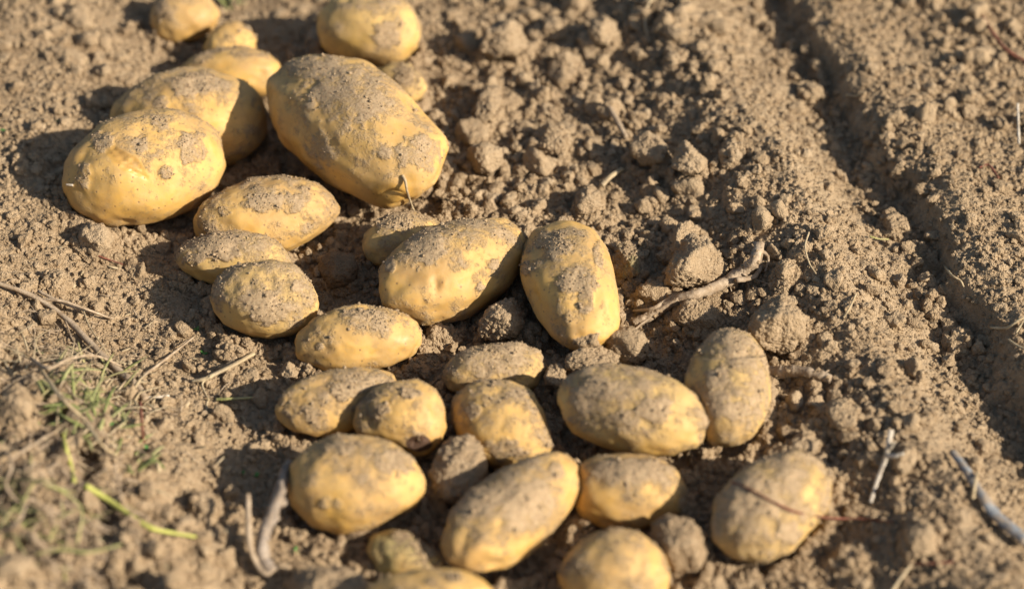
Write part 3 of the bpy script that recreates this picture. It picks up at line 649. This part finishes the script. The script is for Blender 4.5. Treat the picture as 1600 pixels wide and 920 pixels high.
def banked():
    P = []; r = []
    for fb in BODIES+CB:
        n = int(1700*math.sqrt(fb['w'][1])/0.05); a = rng.uniform(0, 2*np.pi, n); k = 1+np.abs(rng.normal(0, 0.10, n)); A = math.sqrt(fb['w'][1]); B = math.sqrt(fb['w'][0])
        e1 = fb['U'][:, 1]; e2 = fb['U'][:, 0]; x = fb['P'][0]+k*(A*np.cos(a)*e1[0]+B*np.sin(a)*e2[0])*0.97; y = fb['P'][1]+k*(A*np.cos(a)*e1[1]+B*np.sin(a)*e2[1])*0.97
        rr = 0.0006+0.0030*rng.random(n)**2.6; z = Hat(x, y)+rr*0.5+rng.random(n)*0.006*np.exp(-((k-1)/0.07)**2); P.append(np.stack([x, y, z], 1)); r.append(rr)
    P = np.concatenate(P); r = np.concatenate(r); m = ~in_body(P, 1.0); P = P[m]; r = r[m]; n = len(P)
    which = rng.integers(0, 8, n); VV = []; FF = []; TT = []; off = 0
    for b in range(8):
        m = which == b; Vb, Fb = crumb_base(2, 6000+b*11); k = int(m.sum()); R = rot_rand(k)
        v = np.einsum('nij,vj->nvi', R, Vb)*r[m][:, None, None]+P[m][:, None]
        VV.append(v.reshape(-1, 3)); FF.append((Fb[None]+(np.arange(k)*len(Vb))[:, None, None]).reshape(-1, 3)+off); off += k*len(Vb); TT.append(np.repeat(rng.normal(0.0, 0.3, k), len(Vb)))
    return np.concatenate(VV), np.concatenate(FF), np.concatenate(TT)
parts = [banked(), scatter(7500, 0.0022, 0.0066, 2.8, 3, 14, 2000, 0.3), scatter(52000, 0.0010, 0.0027, 1.9, 2, 10, 3000, 0.35), scatter(150000, 0.0004, 0.0011, 1.3, 1, 8, 4000, 0.45, 'fine')]
VV = []; FF = []; TT = []; off = 0
for v, f, t in parts: VV.append(v); FF.append(f+off); TT.append(t); off += len(v)
obj('soil_crumbs', make_mesh('soil_crumbs', np.concatenate(VV), np.concatenate(FF), False, M_CLOD, {'tone': np.concatenate(TT)}), kind='stuff', label='loose crumbs of dry soil strewn over the ground', cat='soil crumbs')

# small clods one can count
ZONES = [
 ((700, 10, 1130, 330), 74, 'small blurred clod strewn on the coarse soil right of the largest potato', 'small clods on the coarse soil behind', 9, 22),
 ((960, 330, 1320, 460), 22, 'small clod on the rough soil around the cone shaped clod', 'small clods around the cone shaped clod', 8, 16),
 ((1180, 560, 1440, 900), 34, 'small clod on the soil right of the dusty potatoes', 'small clods right of the dusty potatoes', 8, 19),
 ((1280, 180, 1480, 480), 18, 'small clod lying in the wheel track', 'small clods in the wheel track', 6, 12),
 ((1390, 0, 1600, 230), 20, 'blurred clod on the plateau beyond the wheel track', 'clods beyond the wheel track', 9, 18),
 ((0, 0, 230, 200), 22, 'blurred small clod on the upper left soil', 'small clods at the upper left', 8, 18),
 ((0, 350, 330, 560), 26, 'small clod on the fine soil left of the potatoes', 'small clods on the fine soil', 6, 13),
 ((200, 560, 460, 900), 30, 'small clod on the soil left of the golden potato', 'small clods near the curled stem', 7, 15),
 ((460, 380, 620, 480), 9, 'small clod in the gap behind the smooth oval potato', 'small clods in the gap', 6, 11),
 ((0, 700, 220, 920), 14, 'blurred clod on the raised left bank', 'clods on the left bank', 8, 18),
]
protos = [clod_mesh('small_clod', 5000+k, 4, np.array([1, 1, 0.85])*0.0055*np.random.default_rng(k).uniform(0.8, 1.2, 3), None, 0.75, M_CLOD, 0.1, 0.8) for k in range(16)]
for (x0, y0, x1, y1), n, label, grp, r0, r1 in ZONES:
    made = 0; tries = 0
    while made < n and tries < n*8:
        tries += 1
        px = random.uniform(x0, x1); py = random.uniform(y0, y1); P = hit(px, py)
        r = (r0+(r1-r0)*random.random()**2.2)*scale_at(P)
        if in_body(np.array([P+np.array([0, 0, r*0.3])]), 1.15)[0]: continue
        P[2] = float(Hat(P[0], P[1]))+r*0.35
        o = obj('small_clod', random.choice(protos), P, label=label, cat='clod', group=grp)
        o.rotation_euler = (random.uniform(0, 6.28), random.uniform(0, 6.28), random.uniform(0, 6.28)); s = r/0.0055; o.scale = (s, s, s); made += 1

# ------------------------------------------------------------------ stalks, straw, roots, grass
def smooth_path(P, n):
    P = np.asarray(P, float)
    if len(P) == 2: return P[0]+(P[1]-P[0])*np.linspace(0, 1, n)[:, None]
    Q = np.vstack([2*P[0]-P[1], P, 2*P[-1]-P[-2]]); seg = len(P)-1; out = []
    for u in np.linspace(0, seg-1e-6, n):
        i = int(u); t = u-i; a, b, c, d = Q[i:i+4]
        out.append(0.5*((2*b)+(-a+c)*t+(2*a-5*b+4*c-d)*t*t+(-a+3*b-3*c+d)*t**3))
    return np.array(out)
def tube(path, radii, sides=10, rough=0.0, seed=0, flat=1.0):
    path = np.asarray(path); n = len(path); T = np.gradient(path, axis=0); T /= np.linalg.norm(T, axis=1)[:, None]+1e-12
    ref = np.array([0, 0, 1.0]); A = np.cross(T, ref); A /= np.linalg.norm(A, axis=1)[:, None]+1e-9; B = np.cross(A, T)
    th = np.linspace(0, 2*np.pi, sides, endpoint=False); r = np.asarray(radii)[:, None]
    r = np.repeat(r, sides, 1)
    if rough:
        pp = np.stack([np.repeat(np.arange(n)*(0.35*40/n), sides), np.tile(np.cos(th)*1.5, n), np.tile(np.sin(th)*1.5, n)], 1)
        r = r*(1+rough*fbm3(pp, seed, 4, 0.7).reshape(n, sides)*1.5)*(1+0.3*rough*np.sin(4*th+seed)[None, :])
    V = path[:, None]+r[..., None]*(np.cos(th)[None, :, None]*A[:, None]+flat*np.sin(th)[None, :, None]*B[:, None])
    V = np.concatenate([V.reshape(-1, 3), path[:1], path[-1:]]); F = []
    for i in range(n-1):
        for k in range(sides):
            a = i*sides+k; b = i*sides+(k+1) % sides; F += [(a, b, b+sides), (a, b+sides, a+sides)]
    for k in range(sides): F.append(((k+1) % sides, k, n*sides)); F.append(((n-1)*sides+k, (n-1)*sides+(k+1) % sides, n*sides+1))
    return V, np.array(F)[:, ::-1]
def merge(parts):
    VV = []; FF = []; off = 0
    for v, f in parts: VV.append(v); FF.append(f+off); off += len(v)
    return np.concatenate(VV), np.concatenate(FF)
def surf(i, px, py, off=0.0006):       # point on the visible skin of a potato
    fb = BODIES[i]; Wv = fb['V']+fb['P']-CAM; z = Wv@FW; u = 800+(Wv@RT)/z/KPX; v = 460-(Wv@UP)/z/KPX
    d = np.hypot(u-px, v-py); m = np.where(d < max(3.0, d.min()*1.3))[0]; k = m[np.argmin(z[m])]
    P = fb['V'][k]+fb['P']; return P-(P-CAM)/np.linalg.norm(P-CAM)*off
def pix_path(pts, n=40):
    return smooth_path([surf(p[1], p[2], p[3], p[4]*0.001) if p[0] == 'p' else hit(p[0], p[1], (p[2] if len(p) > 2 else 2)*0.001) for p in pts], n)
def stem(name, label, cat, pts, r0, r1, mat, group=None, rough=0.25, branches=(), n=40, seed=1, flat=1.0, bulge=None, parent=None, part='rootlet'):
    path = pix_path(pts, n); k = scale_at(path[n//2]); base = path[0].copy()
    rad = np.linspace(r0, r1, n)*k
    if bulge is not None: rad = rad*(1+0.35*np.clip(vn3(np.stack([np.arange(n)*0.23]*3, 1), seed), 0, 1))
    ps = [tube(path-base, rad, 10, rough, seed, flat)]
    v, f = merge(ps)
    if parent is not None:
        return obj(name, make_mesh(name, v, f, True, mat), base-np.array(parent.location), parent=parent)
    o = obj(name, make_mesh(name, v, f, True, mat), base, label=label, cat=cat, group=group)
    if mat is M_ROOT and r0 > 8:        # soil still stuck to the stalk
        g = int(2600*np.linalg.norm(path[-1]-path[0])); u1, f1 = ico(1); q = rng.integers(2, n-2, g); rr = 0.0004+0.0014*rng.random(g)**4; dirs = rng.normal(size=(g, 3)); dirs /= np.linalg.norm(dirs, axis=1)[:, None]
        c = path[q]-base+dirs*rad[q][:, None]*0.95; j = 1+0.3*rng.normal(size=(g, len(u1), 1)).clip(-1, 1)
        vv = (u1[None]*j*rr[:, None, None]+c[:, None]).reshape(-1, 3); ff = (f1[None]+(np.arange(g)*len(u1))[:, None, None]).reshape(-1, 3)
        obj('clinging_soil', make_mesh('clinging_soil', vv, ff, False, M_CLOD, {'tone': np.full(len(vv), 0.1)}), parent=o, kind='stuff')
    for bp in branches:
        pb = pix_path(bp[0], 16); b0 = pb[0].copy(); v, f = tube(pb-b0, np.linspace(bp[1], bp[2], 16)*k, 7, rough, seed+3)
        obj(part, make_mesh(part, v, f, True, mat), b0-base, parent=o)
    return o

stem('root_stalk', 'forked dry root stalk lying over clods, hairy with rootlets', 'root', [(1186,384,16),(1180,405,16),(1160,425,15),(1125,445,14),(1085,460,16),(1050,472,14),(1020,490,8),(990,505,4)], 9, 6.5, M_ROOT, n=110, rough=0.5, seed=5,
     branches=[([(1085,460,15),(1060,462,12),(1040,470,12),(1020,482,12),(990,486,6)], 6, 2.5),([(1060,468,15),(1040,478,12),(1010,500,8),(985,520,3)], 5, 1.5),([(1150,438,15),(1178,432,10),(1190,415,6)], 5, 3), ([(1165,425,15),(1168,440,6),(1172,455,3)], 1.5, .5), ([(1160,428,15),(1185,438,6),(1215,448,4)], 1.2, .4), ([(1140,440,14),(1143,455,5),(1150,462,2)], 1.2, .4), ([(1178,395,14),(1160,392,8),(1140,382,5)], 1.0, .3), ([(1035,480,9),(1012,500,4),(1015,520,2)], 2.2, .6), ([(1186,390,15),(1200,402,9),(1196,425,5)], 4, 1.5)])
stem('root_stalk', 'soil coated stalk pointing right of the dusty upright potato', 'root', [(1205,582,6),(1235,580,11),(1270,583,11),(1298,592,8)], 9.0, 6.5, M_ROOT, rough=0.4, bulge=1, seed=6, branches=[([(1290,590,5),(1305,600,2)], 3, 1), ([(1285,585,5),(1300,575,3),(1325,562,2)], 1.5, .6)])
stem('old_stalk', 'grey woody stalk leaning beside the large golden potato', 'stalk', [(452,722,36),(443,745,35),(436,775,33),(424,805,28),(412,835,22),(410,870,14),(425,893,9)], 7.5, 10.5, M_BARK, rough=0.5, bulge=1, seed=7, branches=[([(436,778,33),(444,790,30)], 8, 6), ([(424,800,28),(405,830,20),(402,880,8)], 3, 2.5)])
stem('curled_stem', 'thin curled tan stem left of the grey woody stalk', 'stem', [(387,772,32),(388,810,26),(390,850,18),(400,878,12),(415,895,9),(430,885,10)], 4.5, 5.0, M_ROOT, rough=0.15, seed=8)
stem('lime_stem', 'bright yellow green stem ending in an orange tip at the lower left', 'stem', [(133,758,6),(165,778,7),(200,802,6),(235,824,5),(270,832,5),(300,837,4),(325,841,3)], 5.0, 2.0, M_LIME, rough=0.12, seed=9, bulge=1)
stem('lime_stem', 'short upright yellow green stem on the bank above the orange tipped one', 'stem', [(98,675,6),(103,700,8),(110,725,8),(116,752,4)], 3.0, 3.5, M_LIME, rough=0.1, seed=10)
stem('bleached_stalk', 'white forked bleached stalk at lower right among crumbs', 'stalk', [(1392,672,22),(1388,695,18),(1382,720,11),(1370,752,6),(1360,785,3)], 5.0, 3.2, M_WHITE, rough=0.3, seed=11, flat=0.7, bulge=1, branches=[([(1386,712,16),(1398,712,19),(1412,708,21)], 4.5, 2.2), ([(1391,700,17),(1398,690,22)], 3.5, 2)])
stem('red_rootlet', 'thin dark red rootlet crossing the dusty potato furthest right', 'root', [('p',24,1142,752,1),('p',24,1175,765,1),('p',24,1212,784,1),('p',24,1250,799,1),(1300,809,10),(1345,810,5),(1395,815,4)], 2.0, 1.6, M_RED, rough=0.2, seed=12)
stem('red_rootlet', 'short blurred red rootlet near the bottom right', 'root', [(1425,880,5),(1450,880,6),(1490,877,4)], 2.2, 1.6, M_RED, seed=13)
stem('red_rootlet', 'dark red stem curving at the top right corner', 'root', [(1535,25,5),(1550,50,7),(1572,78,7),(1605,98,5)], 2.5, 3.5, M_RED, seed=14)
stem('blue_stalk', 'flat blue grey stalk lying along the foot of the ridge at lower right', 'stalk', [(1488,705,5),(1510,735,6),(1535,775,6),(1560,808,7),(1605,845,8)], 6.5, 11.5, M_BLUE, rough=0.25, seed=15, flat=0.6)
stem('straw', 'short pale straw bent over the blue grey stalk', 'straw', [(1527,738,10),(1523,758,13),(1520,778,6)], 2.5, 3, M_STRAW, seed=16)
stem('dry_stem', 'long brown dry stem running down from the left edge', 'stem', [(-10,440,4),(50,462,6),(100,495,6),(140,535,6),(180,575,7),(215,605,5),(228,625,2)], 3.5, 6.0, M_ROOT, rough=0.3, seed=17, bulge=1, branches=[([(60,455,6),(110,478,7),(178,498,4)], 3.0, 1.2), ([(100,495,6),(120,540,4),(165,560,3)], 1.5, .8)])
stem('straw', 'split pale straw with a drooping tip below the egg shaped potato', 'straw', [(396,552,4),(370,567,7),(340,582,8),(318,592,7),(300,595,4)], 4.2, 3.2, M_STRAW, seed=18, flat=0.6, branches=[([(330,588,8),(316,600,5),(326,625,2)], 2.5, 1.2)])
stem('twig', 'reddish straight twig slanting below left of the straw', 'twig', [(302,527,6),(270,552,7),(240,575,6),(224,586,3)], 1.5, 2.8, M_ROOT, seed=19)
stem('straw', 'olive green straw lying flat below the split straw', 'straw', [(338,624,3),(360,623,5),(396,621,4)], 2.6, 2.0, M_OLIVE, seed=20)
stem('white_fibre', 'tiny white fibre on the fine soil right of the grass', 'fibre', [(232,620,3),(248,620,4),(264,618,4)], 1.5, 2.2, M_WHITE, seed=21)
stem('root', None, None, [('p',7,627,276,.3),('p',7,633,286,2.5),('p',7,636,300,5),(645,325,22),(656,345,26)], 2.8, 1.2, M_STRAW, rough=0.15, seed=22, parent=BODIES[7]['obj'])
stem('rootlet', 'curved pale rootlet on the left ridge', 'rootlet', [(1264,363,4),(1258,385,5),(1264,410,5),(1275,428,3)], 1.6, 1.2, M_STRAW, seed=23)
stem('rootlet', 'pale kinked rootlet on the wheel track crest', 'rootlet', [(1477,417,6),(1487,430,9),(1500,438,8),(1506,448,3)], 2.0, 1.5, M_STRAW, seed=24)
stem('rootlet', 'thin rootlet lying on the sunlit slope right of the pyramid clod', 'rootlet', [(1337,460,4),(1328,480,6),(1318,496,3)], 1.8, 1.6, M_STRAW, seed=25)
stem('rootlet', 'branched pale rootlets at the right edge', 'rootlet', [(1548,512,4),(1572,512,8),(1592,500,9),(1610,492,6)], 1.8, 2.2, M_STRAW, seed=26, branches=[([(1575,530,5),(1590,540,6),(1610,548,4)], 2, 1.5), ([(1588,520,6),(1600,500,8)], 1.3, 1)])
stem('straw', 'upright white straw at the upper right edge', 'straw', [(1590,162,20),(1591,195,12),(1592,225,4)], 1.6, 2.2, M_WHITE, seed=27)
stem('rootlet', 'blurred curved rootlet hanging at the top, right of the round clod', 'rootlet', [(1022,-8,8),(1010,15,8),(1008,38,6),(1012,55,3)], 2.2, 1.8, M_STRAW, seed=28)
stem('straw', 'blurred thick straw leaning behind the round clod pair', 'straw', [(948,160,10),(962,185,8),(978,215,4)], 5.0, 4.0, M_ROOT, seed=29)
stem('straw', 'short woody chip left of the clod pair', 'straw', [(940,290,4),(955,275,7),(972,264,5)], 4.5, 4.0, M_STRAW, seed=30, flat=.7)
stem('rootlet', 'dark kinked twig in the soil beyond the wheel track', 'rootlet', [(1530,262,3),(1545,258,5),(1560,278,4)], 1.5, 2.0, M_RED, seed=31)
stem('rootlet', 'pale rootlet over the dark gap of the wheel track', 'rootlet', [(1322,148,4),(1338,150,9),(1351,145,9)], 1.6, 1.4, M_STRAW, seed=32)
stem('straw', 'thin red brown straw below the scratched potato', 'straw', [(137,393,3),(160,402,5),(192,413,3)], 1.6, 1.2, M_RED, seed=33)
stem('straw', 'yellow straw cut by the bottom right edge', 'straw', [(1392,925,6),(1408,902,7),(1425,880,5)], 3, 2.4, M_STRAW, seed=34)
stem('sprout', None, None, [('p',4,112,290,.2),('p',4,106,291,2.5),('p',4,102,289,4)], 2.0, 1.6, M_WHITE, seed=35, parent=BODIES[4]['obj'])
stem('bud_leaf', 'tiny bright green tip beside the clod in the wheel track', 'leaf', [(1359,369,3),(1372,373,4),(1388,374,3)], 0.8, 1.5, M_OLIVE, seed=36)

for k, (lab, pts, r0, r1, m) in enumerate([
 ('brown dead stem arching over the upper end of the weed strip', [(48,560,8),(75,575,22),(110,560,24),(150,556,16),(190,572,4)], 3.2, 1.6, M_ROOT),
 ('pale dead stem running through the weed strip towards its lower end', [(62,575,10),(95,620,22),(130,655,20),(160,695,14),(182,712,3)], 3.0, 2.0, M_STRAW),
 ('brown dead stem crossing the bank below the angular clod', [(-8,742,6),(25,712,16),(60,690,18),(95,668,8)], 2.6, 1.6, M_ROOT),
 ('twisted dead root at the left edge of the bank', [(-5,690,10),(18,722,20),(10,760,16),(35,790,6)], 2.8, 1.6, M_ROOT),
 ('drooping olive stem left of the orange tipped stem', [(30,748,10),(70,755,22),(105,772,20),(128,800,12),(120,850,4)], 2.4, 1.6, M_OLIVE),
 ('dark brown stub standing beside the white fibre', [(219,628,4),(221,655,12),(224,690,3)], 2.2, 2.4, M_RED),
 ('long thin dead stem lying across the lower left corner', [(55,865,8),(95,858,12),(140,862,12),(190,850,5)], 2.2, 1.6, M_OLIVE),
 ('kinked dead root near the lower left corner', [(5,830,8),(30,812,18),(48,780,16),(80,800,6)], 2.4, 1.4, M_ROOT),
 ('thin straw hanging down the bank above the short grass tuft', [(128,478,6),(140,510,10),(160,540,10),(175,562,5)], 1.3, 1.0, M_STRAW),
 ('bent brown twig on the fine soil above the long dry stem', [(58,468,6),(95,470,12),(140,485,10),(172,497,4)], 2.4, 1.6, M_ROOT)]):
    stem('dead_stem', lab, 'stem', pts, r0, r1, m, 'dead stems on the left bank', rough=0.3, seed=60+k, bulge=1)

# grass and weeds
def blade(P0, d, Lh, w, droop, seed):
    rg = np.random.default_rng(seed); n = 9; t = np.linspace(0, 1, n)
    d = np.asarray(d, float); d /= np.linalg.norm(d); side = np.cross(d, [0, 0, 1.0]); side /= np.linalg.norm(side)+1e-9
    c = P0+d*Lh*t[:, None]+np.array([0, 0, -1.0])*droop*Lh*(t[:, None]**2)+side*rg.normal(0, 0.1)*Lh*(t[:, None]**2)
    ww = w*np.sin(np.pi*(0.12+0.88*t))[:, None]**0.7; ww[-1] = 0
    up = np.array([0, 0, 1.0])*w*0.25
    V = np.concatenate([c-side*ww, c-up, c+side*ww, c+up*0.2]); F = []
    for i in range(n-1):
        for k in range(4):
            a = k*n+i; b = ((k+1) % 4)*n+i; F += [(a, b, b+1), (a, b+1, a+1)]
    return V, np.array(F)
def tuft(px, py, n, Lmm, w, mat, label, name='grass_tuft', cat='grass', spread=10, seed=0, low=0.25, aim=None):
    rg = np.random.default_rng(seed); base = hit(px, py); ps = []
    for k in range(n):
        q = hit(px+rg.normal(0, spread), py+rg.normal(0, spread*0.7)); q = q-base
        a = rg.uniform(0, 2*math.pi) if aim is None else aim+rg.normal(0, 0.5)
        d = (math.cos(a), math.sin(a), rg.uniform(low, low+0.6)); ps.append(blade(q, d, Lmm*0.001*rg.uniform(0.5, 1.2), w*0.001*rg.uniform(0.6, 1.2), rg.uniform(0.1, 0.6), seed*50+k))
    v, f = merge(ps)
    return obj(name, make_mesh(name, v, f, True, mat), base, label=label, cat=cat, group='grass and weeds on the left bank')
tuft(75, 590, 16, 38, 1.6, M_GREEN, 'green grass tuft at the upper end of the weed strip on the left bank', seed=1, spread=14, aim=-0.9)
tuft(120, 635, 30, 32, 1.6, M_GREEN, 'dense green grass tuft in the middle of the weed strip', seed=2, spread=18)
tuft(170, 670, 26, 26, 1.5, M_GREEN, 'low spreading grass tuft below the dense tuft', seed=3, spread=18)
tuft(215, 712, 20, 18, 1.5, M_GREEN, 'short grass tuft at the lower right end of the weed strip', seed=4, spread=16)
tuft(140, 600, 26, 30, 1.2, M_OLIVE, 'olive dried grass tuft beside the dense green tuft', seed=5, spread=26)
tuft(190, 640, 30, 26, 1.1, M_STRAW, 'straw coloured dead grass tuft above the short tuft', seed=6, spread=26)
tuft(60, 640, 24, 32, 1.1, M_OLIVE, 'dull olive grass tuft beside the angular clod on the bank', seed=7, spread=26)
tuft(40, 780, 26, 40, 1.0, M_OLIVE, 'blurred dead grass tuft near the lower left edge', seed=8, spread=34, low=0.1)
tuft(110, 800, 16, 28, .6, M_OLIVE, 'wiry dry grass tuft left of the orange tipped stem', seed=9, spread=30, low=0.1)
tuft(25, 575, 34, 34, .7, M_STRAW, 'tangled straw coloured tuft over the dark hollow at the left edge', seed=11, spread=30, low=0.1)
tuft(85, 700, 34, 30, .7, M_STRAW, 'loose tuft of dry grass under the short upright stem', seed=12, spread=36, low=0.1)
tuft(30, 850, 30, 34, .8, M_OLIVE, 'dull dry tuft just above the lower left corner', seed=13, spread=34, low=0.1)
tuft(110, 575, 26, 26, .7, M_STRAW, 'fine dead grass tuft right of the pale green leaf tip', seed=14, spread=26, low=0.1)
tuft(360, 12, 10, 26, 1.6, M_GREEN, 'blurred green tuft at the top between two potatoes', seed=10, spread=6, low=0.8)
for k, (px, py, s, lab) in enumerate([(64,550,3.6,'pale green leaf tip at the top of the weed strip'),(318,553,2.4,'tiny bright green seedling left of the egg shaped potato'),(308,515,1.9,'tiny seedling just above the brighter seedling'),(400,746,2.4,'small green leaf left of the golden potato'),(460,862,2.4,'small green leaf in the soil right of the grey stalk'),(150,640,2.6,'broad green leaf inside the weed strip'),(168,665,2.6,'dusty green leaf below the broad leaf'),(232,700,2.4,'small leaf at the end of the weed strip'),(378,740,1.6,'speck of green leaf left of the small leaf'),(8,205,2.4,'tiny green leaf at the left edge'),(90,190,1.4,'green speck in the big shadow at upper left'),(950,240,1.6,'faint green speck on soil near the clod pair'),(345,622,1.8,'green leaf scrap beside the olive straw'),(130,745,1.8,'green leaf scrap near the lime stem')]):
    rg = np.random.default_rng(100+k); base = hit(px, py); ps = []
    for j in range(3 if s < 2.5 else 2):
        a = rg.uniform(0, 6.28); ps.append(blade(np.array([0, 0, 0.001]), (math.cos(a), math.sin(a), 0.5), s*0.0017, s*0.0005, 0.25, k*7+j))
    v, f = merge(ps); obj('seedling', make_mesh('seedling', v, f, True, M_LEAF), base, label=lab, cat='seedling', group='tiny green seedlings and leaves')

# dead fibres: too many and too tangled to count
ps = []
def fibres(x0, y0, x1, y1, n, l0, l1, r):
    for k in range(n):
        p = hit(random.uniform(x0, x1), random.uniform(y0, y1)); a = random.uniform(0, 6.28); Lh = random.uniform(l0, l1)*0.001; pts = []
        for j in range(5):
            q = p+np.array([math.cos(a), math.sin(a), 0])*Lh*(j/4); a += random.gauss(0, 0.35); q[2] = float(Hat(q[0], q[1]))+random.uniform(0.0005, 0.004); pts.append(q)
        ps.append(tube(smooth_path(pts, 12), np.linspace(r, r*0.5, 12)*random.uniform(0.5, 1.3), 5))
fibres(0, 560, 200, 920, 260, 14, 48, 0.0006); fibres(0, 520, 140, 760, 160, 10, 30, 0.0005)
fibres(0, 430, 420, 720, 90, 8, 30, 0.00035)
fibres(0, 80, 1600, 920, 70, 5, 20, 0.00022)
fibres(480, 380, 620, 480, 12, 6, 20, 0.0003)
v, f = merge(ps); obj('plant_litter', make_mesh('plant_litter', v, f, True, M_ROOT), kind='stuff', label='fine dead roots and straw fibres tangled over the soil', cat='plant litter')
ps = []
for (x0, y0, x1, y1, n) in ((60, 560, 240, 720, 90), (0, 380, 420, 600, 50), (0, 600, 400, 900, 60)):
    for k in range(n):
        p = hit(random.uniform(x0, x1), random.uniform(y0, y1)); a = random.uniform(0, 6.28)
        ps.append(blade(p+np.array([0, 0, 0.001]), (math.cos(a), math.sin(a), random.uniform(0, .6)), random.uniform(0.003, 0.010), random.uniform(0.0007, 0.002), 0.2, 9000+k))
v, f = merge(ps); obj('chaff', make_mesh('chaff', v, f, True, M_STRAW), kind='stuff', label='scraps of pale chaff strewn on the left bank', cat='chaff')
for fb in BODIES: print('POT', fb['i'], np.round(fb['P'], 3), 'ABC', np.round([math.sqrt(fb['w'][1]), math.sqrt(fb['w'][0]), fb['C']], 3))
